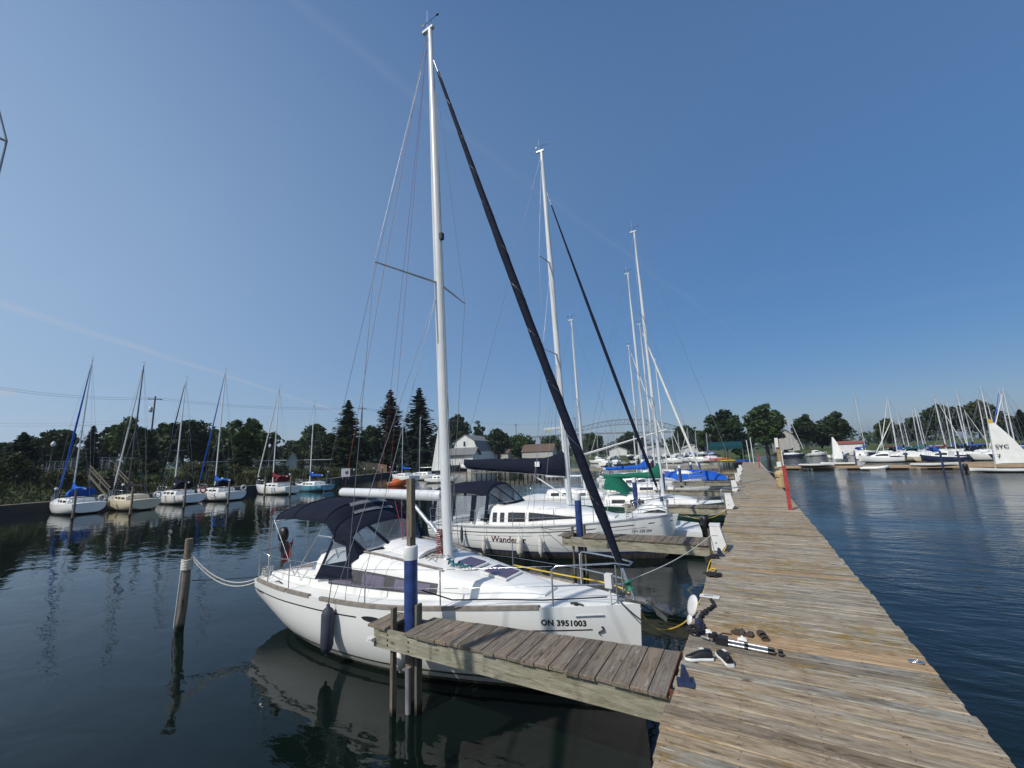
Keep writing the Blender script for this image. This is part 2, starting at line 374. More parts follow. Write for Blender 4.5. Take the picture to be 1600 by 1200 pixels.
# ------------------------------------------------------------------ mesh helpers
def frame_of(d):
    d = d.normalized(); up = Vector((0, 0, 1)) if abs(d.z) < .95 else Vector((1, 0, 0))
    s = d.cross(up).normalized(); return s, s.cross(d).normalized()
class MB:
    def __init__(s): s.v, s.f, s.m, s.s = [], [], [], []
    def add(s, vs, fs, mi=0, smooth=False):
        o = len(s.v); s.v += [tuple(p) for p in vs]
        for f in fs: s.f.append(tuple(i+o for i in f)); s.m.append(mi); s.s.append(smooth)
        return s
    def box(s, c, size, rz=0.0, mi=0, rot=None):
        m = rot if rot is not None else Matrix.Rotation(rz, 3, 'Z'); c = Vector(c); x, y, z = (q/2 for q in size)
        P = [c + m @ Vector((a*x, b*y, d*z)) for d in (-1, 1) for a, b in ((-1, -1), (1, -1), (1, 1), (-1, 1))]
        return s.add(P, [(3, 2, 1, 0), (4, 5, 6, 7), (0, 1, 5, 4), (1, 2, 6, 5), (2, 3, 7, 6), (3, 0, 4, 7)], mi)
    def bar(s, a, b, w, h, mi=0):
        a, b = Vector(a), Vector(b); sd, up = frame_of(b-a); P = []
        for p in (a, b): P += [p-sd*w/2-up*h/2, p+sd*w/2-up*h/2, p+sd*w/2+up*h/2, p-sd*w/2+up*h/2]
        return s.add(P, [(0, 1, 2, 3), (7, 6, 5, 4), (0, 4, 5, 1), (1, 5, 6, 2), (2, 6, 7, 3), (3, 7, 4, 0)], mi)
    def tube(s, pts, r, n=8, mi=0, flat=1.0, closed=False):
        pts = [Vector(p) for p in pts]; k = len(pts); rr = r if isinstance(r, (list, tuple)) else [r]*k
        P, F = [], []; prev = None
        for i, p in enumerate(pts):
            if closed: d = pts[(i+1) % k]-pts[i-1]
            else: d = pts[min(i+1, k-1)]-pts[max(i-1, 0)]
            if d.length < 1e-9: d = Vector((0, 0, 1))
            d.normalize()
            if prev is None: sd, up = frame_of(d)
            else:
                sd = prev - d*prev.dot(d)
                if sd.length < 1e-6: sd, _ = frame_of(d)
                sd.normalize(); up = sd.cross(d).normalized()
            prev = sd
            P += [p+(sd*math.cos(2*math.pi*j/n)+up*math.sin(2*math.pi*j/n)*flat)*rr[i] for j in range(n)]
        for i in range(k if closed else k-1):
            a, b = i*n, ((i+1) % k)*n
            F += [(a+j, a+(j+1) % n, b+(j+1) % n, b+j) for j in range(n)]
        s.add(P, F, mi, True)
        if not closed: s.add(P[:n], [tuple(range(n))[::-1]], mi); s.add(P[-n:], [tuple(range(n))], mi)
        return s
    def lathe(s, prof, c=(0, 0, 0), n=16, mi=0, rot=None, smooth=True):
        c = Vector(c); P = []; k = len(prof)
        for r, z in prof:
            for j in range(n):
                q = Vector((r*math.cos(2*math.pi*j/n), r*math.sin(2*math.pi*j/n), z)); P.append(c+(rot @ q if rot is not None else q))
        F = [(i*n+j, i*n+(j+1) % n, (i+1)*n+(j+1) % n, (i+1)*n+j) for i in range(k-1) for j in range(n)]
        s.add(P, F, mi, smooth)
        if prof[0][0] > 1e-4: s.add(P[:n], [tuple(range(n))[::-1]], mi)
        if prof[-1][0] > 1e-4: s.add(P[-n:], [tuple(range(n))], mi)
        return s
    def grid(s, rows, mi=0, smooth=True, close=False, flip=False):
        n = len(rows[0]); P = [p for r in rows for p in r]; F = []
        for i in range(len(rows)-1):
            for j in range(n if close else n-1):
                q = (i*n+j, i*n+(j+1) % n, (i+1)*n+(j+1) % n, (i+1)*n+j); F.append(q[::-1] if flip else q)
        return s.add(P, F, mi, smooth)
    def prism(s, poly, vec, mi=0):
        vec = Vector(vec); n = len(poly); P = [Vector(p) for p in poly]; P += [p+vec for p in P]
        return s.add(P, [tuple(range(n))[::-1], tuple(range(n, 2*n))] + [(i, (i+1) % n, n+(i+1) % n, n+i) for i in range(n)], mi)
    def slab(s, rows, t, mi=0, smooth=True):
        """a sheet (rows of points) given thickness t along its normals"""
        top = [[Vector(p) for p in r] for r in rows]; R, C = len(top), len(top[0])
        bot = []
        for i in range(R):
            rr = []
            for j in range(C):
                a = top[min(i+1, R-1)][j]-top[max(i-1, 0)][j]; b = top[i][min(j+1, C-1)]-top[i][max(j-1, 0)]
                nn = a.cross(b); nn = nn.normalized() if nn.length > 1e-9 else Vector((0, 0, 1)); rr.append(top[i][j]-nn*t)
            bot.append(rr)
        s.grid(top, mi, smooth); s.grid(bot, mi, smooth, flip=True)
        e = [(top[0], bot[0]), (bot[-1], top[-1]), ([r[0] for r in bot], [r[0] for r in top]), ([r[-1] for r in top], [r[-1] for r in bot])]
        for a, b in e: s.grid([a, b], mi, False, flip=True)
        return s
    def data(s, name, mats):
        me = bpy.data.meshes.new(name); me.from_pydata(s.v, [], s.f)
        for m in (mats if isinstance(mats, (list, tuple)) else [mats]): me.materials.append(MATS[m])
        me.polygons.foreach_set('material_index', s.m); me.polygons.foreach_set('use_smooth', s.s); me.update()
        return me
    def build(s, name, mats, parent=None, loc=None):
        o = bpy.data.objects.new(name, s.data(name, mats)); col.objects.link(o)
        if parent is not None: o.parent = parent
        if loc is not None: o.location = loc
        return o
def tag(o, label=None, cat=None, group=None, kind=None):
    for k, v in (('label', label), ('category', cat), ('group', group), ('kind', kind)):
        if v: o[k] = v
    return o
def thing(name, label, cat, loc=(0, 0, 0), rz=0.0, group=None):
    o = bpy.data.objects.new(name, None); col.objects.link(o); o.location = loc; o.rotation_euler = (0, 0, rz); o.empty_display_size = .2
    return tag(o, label, cat, group)
def text_mesh(body, size, extrude=.0015, bold=0.0, shear=0.0, spacing=1.0):
    cu = bpy.data.curves.new('lettering', 'FONT'); cu.body = body; cu.size = size; cu.extrude = extrude; cu.offset = bold; cu.shear = shear; cu.space_character = spacing; cu.resolution_u = 3
    ob = bpy.data.objects.new('lettering', cu); col.objects.link(ob)
    dg = bpy.context.evaluated_depsgraph_get(); me = bpy.data.meshes.new_from_object(ob.evaluated_get(dg)); bpy.data.objects.remove(ob)
    return me
def rope_pts(a, b, sag, n=14):
    a, b = Vector(a), Vector(b); return [a.lerp(b, i/n)-Vector((0, 0, sag*4*(i/n)*(1-i/n))) for i in range(n+1)]
def interp(tbl, x):
    if x <= tbl[0][0]: return tbl[0][1]
    for (a, p), (b, q) in zip(tbl, tbl[1:]):
        if x <= b:
            t = (x-a)/(b-a); return p+(q-p)*t
    return tbl[-1][1]
def smooth_tbl(tbl, x):
    """Catmull-Rom through a table"""
    n = len(tbl)
    if x <= tbl[0][0]: return tbl[0][1]
    if x >= tbl[-1][0]: return tbl[-1][1]
    for i in range(n-1):
        if x <= tbl[i+1][0]:
            x0, p1 = tbl[i]; x1, p2 = tbl[i+1]; p0 = tbl[max(i-1, 0)]; p3 = tbl[min(i+2, n-1)]; h = x1-x0; t = (x-x0)/h
            m1 = (p2-p0[1])/(x1-p0[0])*h if i > 0 else p2-p1; m2 = (p3[1]-p1)/(p3[0]-x0)*h if i < n-2 else p2-p1
            return (2*t**3-3*t*t+1)*p1+(t**3-2*t*t+t)*m1+(-2*t**3+3*t*t)*p2+(t**3-t*t)*m2

# ================================================================== SETTING
DECK = 1.25; DX0, DX1 = -0.98, 1.47
mb = MB(); S = 6000
mb.add([(-S, -S, 0), (S, -S, 0), (S, S, 0), (-S, S, 0)], [(0, 1, 2, 3)]); tag(mb.build('water', 'water'), kind='structure')

SHORE = [(-120, -160, 3.4), (-72, -60, 4.0), (-64, -10, 4.0), (-64.5, 14, 4.0), (-65, 30, 4.0), (-66, 44, 3.7), (-74, 62, 2.9), (-82, 82, 2.4), (-88, 108, 2.2), (-84, 140, 2.2), (-66, 172, 2.2), (-36, 225, 1.6), (-5, 215, 1.5), (14, 178, 2.0), (40, 158, 3.2), (68, 146, 3.6), (96, 126, 3.0), (140, 60, 2.6), (190, -100, 2.6)]
PROF = [(-1.5, -.30), (-.2, -.12), (0, .10), (.8, .22), (3.5, .5), (7.5, .86), (11, 1.0), (60, 1.0), (400, 1.06), (5000, 1.9)]
def shore_pts(sub=4):
    out = []
    for i in range(len(SHORE)-1):
        for k in range(sub):
            t = k/sub; out.append(tuple(SHORE[i][j]+(SHORE[i+1][j]-SHORE[i][j])*t for j in range(3)))
    return out+[SHORE[-1]]
SP_ = shore_pts()
def outward(i, pts):
    a = pts[max(i-2, 0)]; b = pts[min(i+2, len(pts)-1)]; d = Vector((b[0]-a[0], b[1]-a[1], 0)).normalized(); return Vector((-d.y, d.x, 0))
def ground_z(X, Y):
    best = None
    for i in range(len(SP_)-1):
        a = Vector(SP_[i][:2]); b = Vector(SP_[i+1][:2]); p = Vector((X, Y)); ab = b-a; t = max(0, min(1, (p-a).dot(ab)/ab.length_squared)); q = a+ab*t; d = (p-q).length
        if best is None or d < best[0]:
            side = ab.x*(p-q).y-ab.y*(p-q).x; best = (d, 1 if side > 0 else -1, SP_[i][2]+(SP_[i+1][2]-SP_[i][2])*t)
    d, sg, h = best; return interp(PROF, d*sg)*h
mb = MB(); rows = []
for off, zf in PROF:
    r = []
    for i, p in enumerate(SP_):
        n = outward(i, SP_); w = 0 if off < 8 or off > 300 else rnd.uniform(-.08, .08)
        r.append((p[0]+n.x*off, p[1]+n.y*off, zf*p[2]+w))
    rows.append(r)
mb.grid(rows, 0, True, flip=True); ground = tag(mb.build('ground', 'lawn'), kind='structure')

# rough grass and low scrub on the bank: nobody could count it
def blade_cloud(mb, p, n, hgt, spread, r=rnd, w=.05):
    for _ in range(n):
        a = r.uniform(0, 6.283); q = Vector((p[0]+r.gauss(0, spread), p[1]+r.gauss(0, spread), p[2])); h = hgt*r.uniform(.5, 1.2)
        d = Vector((math.cos(a), math.sin(a), 0)); lean = Vector((r.gauss(0, .3), r.gauss(0, .3), 1))
        mb.add([q-d*w, q+d*w, q+lean*h+d*w*.3], [(0, 1, 2)])
mb = MB(); rg = random.Random(3)
for i in range(8, 40):
    p = SP_[i]; nx = SP_[min(i+1, len(SP_)-1)]; n = outward(i, SP_)
    for k in range(75):
        t = rg.random(); off = rg.choice((rg.uniform(.3, 9), rg.uniform(.3, 5)))
        X, Y = p[0]+(nx[0]-p[0])*t+n.x*off, p[1]+(nx[1]-p[1])*t+n.y*off
        blade_cloud(mb, (X, Y, ground_z(X, Y)-.05), 9, rg.uniform(.5, 1.1)*(1 if off < 5 else .5) if i < 26 else rg.uniform(.15, .4), .5, rg, .11)
tag(mb.build('bank_grass', 'leaf_grass'), 'rough uncut grass and scrub covering the sloping bank', 'grass', kind='stuff')

# ---- the long dock
dock = thing('dock', 'long weathered plank dock running away to the far shore with wooden finger piers', 'dock', ((DX0+DX1)/2, 0, 0))
def plank_data(name, L, W, T, ch=.010, jit=0.0):
    b = MB(); x, y, t = L/2, W/2, T
    P = [(-x, -y, -t), (x, -y, -t), (x, y, -t), (-x, y, -t), (-x, -y, -ch), (x, -y, -ch), (x, y, -ch), (-x, y, -ch), (-x+ch, -y+ch, 0), (x-ch, -y+ch, 0), (x-ch, y-ch, 0), (-x+ch, y-ch, 0)]
    b.add(P, [(3, 2, 1, 0), (0, 1, 5, 4), (1, 2, 6, 5), (2, 3, 7, 6), (3, 0, 4, 7), (4, 5, 9, 8), (5, 6, 10, 9), (6, 7, 11, 10), (7, 4, 8, 11), (8, 9, 10, 11)])
    return b.data(name, 'deck_wood')
PW = .195
pm = [plank_data('plank', 2.45+d, PW-g, .042) for d, g in ((0, .013), (.02, .016), (-.015, .011), (.03, .018), (-.03, .014))]
rp_ = random.Random(21)
def plank_mat(y):
    for c in (6.52, 6.72, 9.93, 14.6, 17.3, 21.0):
        if abs(y-c) < .1: return 'new_wood'
    if 2.0 < y < 4.75: return 'deck_wood_tan' if rp_.random() < .55 else 'deck_wood'
    return 'deck_wood_tan' if rp_.random() < .2 else 'deck_wood'
def mat_slot(o, m):
    o.material_slots[0].link = 'OBJECT'; o.material_slots[0].material = MATS[m]
y = -2.5
while y < 32:
    o = bpy.data.objects.new('plank', rp_.choice(pm)); col.objects.link(o); o.parent = dock
    o.location = (rp_.uniform(-.012, .012), y, DECK+rp_.uniform(-.005, .005)); o.rotation_euler = (rp_.uniform(-.014, .014), rp_.uniform(-.0015, .0015), rp_.uniform(-.0015, .0015) + (math.pi if rp_.random() < .5 else 0))
    mat_slot(o, plank_mat(y)); y += PW
mb = MB()
while y < 78:
    mb.box((rp_.uniform(-.015, .015), y, DECK-.021+rp_.uniform(-.004, .004)), (2.45, PW-.008, .042)); y += PW
tag(mb.build('far_planks', 'deck_wood', dock), kind='stuff')
for x, nm in ((-1.17, 'edge_beam'), (1.17, 'edge_beam')):
    MB().box((x, 37.7, DECK-.042-.13), (.05, 80.5, .24)).build(nm, 'beam_wood', dock)
mb = MB()
for x in (-.6, 0, .6): mb.box((x, 37.7, DECK-.17), (.05, 80.3, .25))
mb.build('joist', 'pile_wood', dock)
for k in range(-1, 26):
    for x in (-.95, .95): MB().tube([(x, 1.5+k*3.1, -1.6), (x, 1.5+k*3.1, DECK-.31)], .13, 10).build('support_post', 'pile_wood', dock)
    MB().box((0, 1.5+k*3.1, DECK-.36), (2.3, .14, .12)).build('cross_beam', 'pile_wood', dock)
mb = MB(); rn = random.Random(31); yy = -2.5
while yy < 14:
    for x in (-1.16, -.6, 0, .6, 1.16):
        for dy in (-.055, .055):
            cx, cy = x+rn.uniform(-.012, .012), yy+dy+rn.uniform(-.012, .012); mb.add([(cx+.0065*math.cos(1.047*i), cy+.0065*math.sin(1.047*i), DECK+.0065) for i in range(6)], [(0, 1, 2, 3, 4, 5)])
    yy += PW
tag(mb.build('nail_heads', 'rust', dock), kind='stuff')
# worn white paint patches and a lifting ring let into the boards
rpp = random.Random(8)
for (px, py), (w, h) in (((1281, 842), (.26, .13)), ((1313, 882), (.2, .10)), ((1224, 780), (.25, .3)), ((1130, 783), (.2, .1)), ((1143, 769), (.2, .1))):
    p = G(px, py, DECK); b = MB()
    for k in range(26):
        cx, cy = p.x-.245+rpp.gauss(0, w*.5), p.y+rpp.gauss(0, h*.5); s1, s2 = rpp.uniform(.015, .07), rpp.uniform(.008, .022)
        if abs(cx) < 1.17: b.add([(cx+s1*math.cos(a)*rpp.uniform(.6, 1.1), cy+s2*math.sin(a)*rpp.uniform(.6, 1.1), DECK+.006+.00015*k) for a in [6.283*i/7 for i in range(7)]], [tuple(range(7))])
    tag(b.build('paint_flakes', 'worn_white', dock), kind='stuff')
p = G(1432, 1035, DECK)
b = MB(); b.lathe([(.0, .006), (.058, .006), (.07, .012), (.082, .010), (.086, .003)], (p.x-.245, p.y, DECK+.003), 20, rot=Matrix.Diagonal((.85, .5, 1)))
lr = b.build('lift_ring_plate', 'steel', dock)
b = MB(); b.tube([(p.x-.245+.033*math.cos(a), p.y+.02*math.sin(a), DECK+.016) for a in [6.283*i/14 for i in range(14)]], .006, 6, closed=True); b.build('ring', 'steel', lr)

# ---- finger piers with their guide boards
def finger(y0, label, x_out=-5.35, group=None, fine=True, wi=1.0, wo=.55):
    f = thing('finger_pier', label, 'pier', (DX0-.03, y0, 0), 0, group)
    L = -(x_out-(DX0-.03)); top = DECK-.03
    def far(x): return wi+(wo-wi)*(-x/L)           # local x runs 0 .. -L
    x = -.02; k = 0
    while x > -L+.05:
        if not (-L+.36 < x-.09 < -L+.66):
            x1 = x-.184; zj = rnd.uniform(-.004, .004); a, c = far(x), far(x1); o0 = rnd.uniform(-.03, .0)
            b = MB(); t = .04; ch = .005
            P = [(x1, o0-.02, top-t+zj), (x, o0-.02, top-t+zj), (x, a, top-t+zj), (x1, c, top-t+zj)]
            P += [(q[0], q[1], top-ch+zj) for q in P[:4]]
            P += [(x1+ch, o0-.02+ch, top+zj), (x-ch, o0-.02+ch, top+zj), (x-ch, a-ch, top+zj), (x1+ch, c-ch, top+zj)]
            b.add(P, [(3, 2, 1, 0), (0, 1, 5, 4), (1, 2, 6, 5), (2, 3, 7, 6), (3, 0, 4, 7), (4, 5, 9, 8), (5, 6, 10, 9), (6, 7, 11, 10), (7, 4, 8, 11), (8, 9, 10, 11)])
            # grain runs along the board's length: turn the mesh so that local X is the long axis
            o = bpy.data.objects.new('plank', None or b.data('plank', 'finger_wood_y')); col.objects.link(o); o.parent = f
        x -= .193
    MB().bar((0.0, .03, top-.175), (-L, .03, top-.175), .05, .265).build('side_beam', 'beam_wood', f)
    MB().bar((0.0, wi-.05, top-.18), (-L, wo-.05, top-.18), .05, .265).build('side_beam', 'beam_wood', f)
    MB().bar((-L+.028, .06, top-.18), (-L+.028, wo-.08, top-.18), .05, .25).build('end_beam', 'beam_wood', f)
    MB().bar((-.03, -.0, top-.02), (-.03, wi, top-.02), .03, .03).build('ledger', 'rust', f)
    xp = -L+.47
    MB().box((xp-.15, .10, .35), (.05, .085, 2.25)).build('guide_board', 'board_wood', f)
    MB().box((xp+.165, .30, .38), (.045, .12, 2.25)).build('guide_board', 'board_wood', f)
    if fine:
        for dx, dz in ((-.18, -.10), (-.18, -.17), (-.18, -.24), (.24, -.13), (.24, -.25)):
            MB().lathe([(.0, .012), (.012, .010), (.014, 0)], (xp+dx, .003, top+dz), 8, rot=Matrix.Rotation(R_(90), 3, 'X')).build('bolt', 'rust', f)
        b = MB(); b.box((-L-.03, -.02, top-.20), (.13, .09, .055)); b.box((-L-.03, -.07, top-.185), (.03, .02, .02)); b.box((-L+.01, -.07, top-.185), (.025, .02, .02)); b.build('corner_bracket', 'white_plastic', f)
        for yy in (.02, wi-.03):
            b = MB(); b.prism([(0, yy, top+.02), (.05, yy, top+.02), (.0, yy, top-.24)], (0, .012, 0)); b.build('steel_bracket', 'rust', f)
    return f, (DX0-.03+xp, y0+.33)
wood('finger_wood_y', [(.07, .06, .05), (.18, .155, .13), (.25, .222, .19), (.33, .30, .26)], stain=.12, axis_rot=(0, 0, R_(90)))
def pile(x, y, label, top=3.4, sleeve=(1.0, 2.14), post=True, lean=(0, 0), group=None):
    t = thing('mooring_pile', label, 'pile', (x, y, 0), 0, group); t.rotation_euler = (lean[0], lean[1], 0)
    if sleeve:
        MB().lathe([(.104, .82), (.106, .9), (.106, sleeve[1])], n=18).build('sleeve', 'sleeve_blue', t)
        MB().tube([(0, 0, -1.4), (0, 0, .84)], .092, 12).build('timber_foot', 'pile_wood', t)
        MB().lathe([(.112, sleeve[1]), (.113, sleeve[1]+.19), (.104, sleeve[1]+.205), (.06, sleeve[1]+.21)], n=18).build('cap_band', 'white_plastic', t)
        if post:
            b = MB(); b.box((0, .01, (top+sleeve[1])/2), (.105, .095, top-sleeve[1])); b.box((.02, -.05, sleeve[1]+.27), (.05, .02, .16)); b.build('timber_post', 'board_wood', t)
        MB().tube([(0.03, -.1, .62), (.03, -.1, -.4)], .045, 8).build('water_pipe', 'galv', t)
    else:
        b = MB(); k = 7
        b.tube([(math.sin(i*1.7)*.012, math.cos(i*1.3)*.012, -1.5+(top+1.5)*i/k) for i in range(k+1)], [.098-.003*i for i in range(k+1)], 12); b.build('timber_post', 'pile_wood', t)
    return t
f1, pp = finger(4.88, 'nearest finger pier, dark planks and pale side beam beside the white sloop')
pile(pp[0], pp[1], 'blue sleeved pile with white band and grey post on the nearest finger pier', lean=(0, R_(-.6)))
FY = [12.35, 19.9, 27.4, 34.9, 42.4, 50.0]
names = ['second finger pier from the camera, alongside the navy striped sloop', 'third finger pier from the camera, beyond the navy striped sloop', 'fourth finger pier from the camera', 'fifth finger pier from the camera', 'sixth finger pier from the camera', 'farthest finger pier of the long dock']
for i, y0 in enumerate(FY):
    f, pp = finger(y0, names[i], fine=False, group='finger piers', wi=.95)
    pile(pp[0], pp[1], 'blue sleeved pile with white cap at the end of the %s finger pier' % ['second', 'third', 'fourth', 'fifth', 'sixth', 'farthest'][i], post=False, sleeve=(1.0, 2.25), group='finger pier piles')
f1['group'] = 'finger piers'
# free-standing weathered mooring piles off the berths
for (px, py), tp, ln, lab in (((281, 985), 2.05, (0, R_(2.2)), 'leaning grey timber pile tied to the white sloop with white rope'), ((492, 880), 2.2, (0, 0), 'grey timber pile rising behind the navy bimini')):
    p = G(px, py, 0) if px < 400 else Vector((-13.2, 10.9, 0))
    pile(p.x, p.y, lab, top=tp, sleeve=None, lean=ln)
P_LEAN = G(281, 985, 0)

# ---- white power pedestals along the berth side
def pedestal(y, label):
    t = thing('power_pedestal', label, 'pedestal', (DX0-.06, y, 0), 0, 'power pedestals along the dock')
    MB().box((-.04, 0, 1.12), (.07, .09, 1.25)).build('post', 'board_wood', t)
    b = MB(); w = .17
    prof = [(.0, 1.27), (.24, 1.27), (.36, 1.42), (.25, 1.84), (.0, 1.84)]
    b.prism([(x, -w, z) for x, z in prof], (0, 2*w, 0)); b.build('cabinet', 'white_plastic', t)
    b = MB(); b.prism([(-.012, -w-.012, 1.844), (.265, -w-.012, 1.844), (.255, -w-.012, 1.872), (-.012, -w-.012, 1.868)], (0, 2*w+.024, 0)); b.build('lid', 'white_plastic', t)
    b = MB(); b.box((.11, -w-.004, 1.62), (.16, .006, .006)); b.box((.12, -w-.004, 1.45), (.03, .006, .03)); b.build('panel_seam', 'frame_dark', t)
    b = MB(); b.lathe([(.0, .05), (.03, .05), (.035, 0)], (.31, 0, 1.345), 12, rot=Matrix.Rotation(R_(70), 3, 'Y')); b.build('socket', 'frame_dark', t)
    t.scale = (.88, .88, 1); t.children[0].location.z = 0
    for ch in t.children: ch.scale = (1, 1, 1)
    return t
for i, (y, lab) in enumerate(((11.55, 'nearest white power pedestal with the yellow cable plugged in'), (19.2, 'second white power pedestal from the camera'), (26.8, 'third white power pedestal from the camera'), (34.3, 'fourth white power pedestal from the camera'), (41.8, 'fifth white power pedestal from the camera'), (49.4, 'farthest white power pedestal of the row'))): pedestal(y, lab)

# ================================================================== BOATS
class Boat:
    """local frame: x 0 (stern) .. L (bow), y to port, z from the waterline"""
    def __init__(s, name, label, cat, loc, rz, L, hb, sheer, keel, hull_mat, group=None, nexp=None, bow_rake=.0, lod=2):
        s.t = thing(name, label, cat, loc, rz, group); s.L = L; s.hb_t, s.sh_t, s.k_t = hb, sheer, keel; s.lod = lod; s.rake = bow_rake
        s.nexp = nexp or [(0, 2.7), (.4, 2.9), (.75, 2.1), (1, 1.5)]
        ns, na = (30, 12) if lod >= 2 else (16, 8)
        rows = []
        for i in range(ns+1):
            u = (i/ns); u = 1-(1-u)**1.25; rows.append(s.section(u, na))
        b = MB(); full = [[(p[0], -p[1], p[2]) for p in r][::-1] + r[1:] for r in rows]
        b.grid(full, 0, True)
        n = len(full[0]); b.add(full[0], [tuple(range(n))], 0)                 # transom
        s.hull = b.build('hull', hull_mat, s.t)
    def hb(s, u): return max(.012, smooth_tbl(s.hb_t, u))
    def sheer(s, u): return smooth_tbl(s.sh_t, u)
    def section(s, u, na=12):
        hb, zs, zk, n = s.hb(u), s.sheer(u), smooth_tbl(s.k_t, u), interp(s.nexp, u); r = []
        for j in range(na+1):
            a = math.pi/2*j/na; y = hb*math.sin(a)**(2/n); z = zs-(zs-zk)*math.cos(a)**(2/n)
            r.append((u*s.L - s.rake*max(0, (u-.8)/.2)**1.5*(1-(z-zk)/(zs-zk)), y, z))
        return r
    def side(s, u, f, off=.004, sg=-1):
        """point on the topsides at station u, f = height fraction between keel and sheer"""
        hb, zs, zk, n = s.hb(u), s.sheer(u), smooth_tbl(s.k_t, u), interp(s.nexp, u)
        c = (1-f)**(n/2) if f < 1 else 0; y = hb*math.sqrt(max(0, 1-c*c))**(2/n) if n else hb
        x = u*s.L - s.rake*max(0, (u-.8)/.2)**1.5*(1-f)
        return Vector((x, sg*(y+off), zs-(zs-zk)*(1-f)))
    def side_z(s, u, z, off=.004, sg=-1):
        zs, zk = s.sheer(u), smooth_tbl(s.k_t, u); return s.side(u, max(.02, min(1, (z-zk)/(zs-zk))), off, sg)
    def deck(s, mat='nonskid', camber=.06, rim=.03):
        b = MB(); ns = 30 if s.lod >= 2 else 12; rows = []
        for i in range(ns+1):
            u = i/ns*.995; hb, z = s.hb(u)-.012, s.sheer(u); rows.append([(u*s.L, hb*q, z-.004+rim*0+camber*(hb/1.5)*(1-q*q)) for q in (-1, -.75, -.4, 0, .4, .75, 1)])
        b.grid(rows, 0, True, flip=True); s.deck_o = b.build('deck', mat, s.t); s.camber = camber
        return s.deck_o
    def deck_z(s, u, y=0):
        hb = s.hb(u); return s.sheer(u)+s.camber*(hb/1.5)*(1-min(1, abs(y)/hb)**2)
    def toe_rail(s, u0, u1, mat='teak_grey', w=.05, h=.03, n=16, sides=(-1, 1)):
        for sg in sides:
            rows = []
            for i in range(n+1):
                u = u0+(u1-u0)*i/n; hb = s.hb(u); x, z = u*s.L, s.sheer(u)
                rows.append([(x, sg*(hb+.012), z-.03), (x, sg*(hb+.014), z+h), (x, sg*(hb-w), z+h), (x, sg*(hb-w), z-.01)])
            b = MB(); b.grid(rows, 0, False, flip=sg > 0); b.add(rows[0], [(0, 1, 2, 3)]); b.add(rows[-1], [(3, 2, 1, 0)]); b.build('toe_rail', mat, s.t)
    def stripe(s, u0, u1, drop, h, mat, sides=(-1, 1), n=14):
        for sg in sides:
            rows = [[s.side_z(u, s.sheer(u)-drop-h, .003, sg), s.side_z(u, s.sheer(u)-drop, .003, sg)] for u in [u0+(u1-u0)*i/n for i in range(n+1)]]
            b = MB(); b.grid(rows, 0, True, flip=sg < 0); b.build('cove_stripe', mat, s.t)
    def cabin(s, tbl, mat='gelcoat', n=18, front=True):
        """tbl: (x, half width, top z)"""
        s.cab = tbl; hw = [(t[0], t[1]) for t in tbl]; tz = [(t[0], t[2]) for t in tbl]; rows = []
        x0, x1 = tbl[0][0], tbl[-1][0]
        for i in range(n+1):
            x = x0+(x1-x0)*i/n; rows.append(s.cab_row(x))
        b = MB(); b.grid(rows, 0, True, flip=True); m = len(rows[0]); b.add(rows[0], [tuple(range(m))[::-1]]); b.add(rows[-1], [tuple(range(m))])
        s.cabin_o = b.build('cabin', mat, s.t); return s.cabin_o
    def cab_at(s, x, q):
        """q: 0 bottom of the side .. 1 top of the side"""
        w = smooth_tbl([(t[0], t[1]) for t in s.cab], x); zt = smooth_tbl([(t[0], t[2]) for t in s.cab], x); zd = s.deck_z(x/s.L, w)-.03
        wf = 1-.045*q/.54 if q < .54 else .955-.055*(q-.54)/.46
        return w*wf, zd+(zt-zd)*.74*q
    def cab_row(s, x):
        w = smooth_tbl([(t[0], t[1]) for t in s.cab], x); zt = smooth_tbl([(t[0], t[2]) for t in s.cab], x); zd = s.deck_z(x/s.L, w)-.03; h = zt-zd
        half = [(w, zd), (w*.955, zd+h*.4), (w*.90, zd+h*.74), (w*.82, zd+h*.9), (w*.55, zd+h*.975), (0, zt)]
        return [(x, -y, z) for y, z in half]+[(x, y, z) for y, z in half[-2::-1]]
    def window(s, x0, x1, q0, q1, mat='pane_dark', frame=None, panes=None, sides=(-1, 1), parent=None, n=8, taper=0.0):
        for sg in sides:
            def strip(a, c, lo, hi, off):
                rows = []
                for i in range(n+1):
                    x = a+(c-a)*i/n; tp = taper*(i/n if taper > 0 else i/n-1); y0, z0 = s.cab_at(x, lo+abs(tp)*.3); y1, z1 = s.cab_at(x, hi-abs(tp)*.3); ym, zm = s.cab_at(x, (lo+hi)/2); rows.append([(x, sg*(y0+off), z0), (x, sg*(ym+off+.004), zm), (x, sg*(y1+off), z1)])
                b = MB(); b.grid(rows, 0, True, flip=sg < 0); return b
            f = strip(x0, x1, q0, q1, .012).build('window', frame or mat, parent or s.cabin_o)
            for a, c in (panes or []):
                strip(x0+(x1-x0)*a, x0+(x1-x0)*c, q0+(q1-q0)*.14, q0+(q1-q0)*.86, .019).build('pane', mat, f)
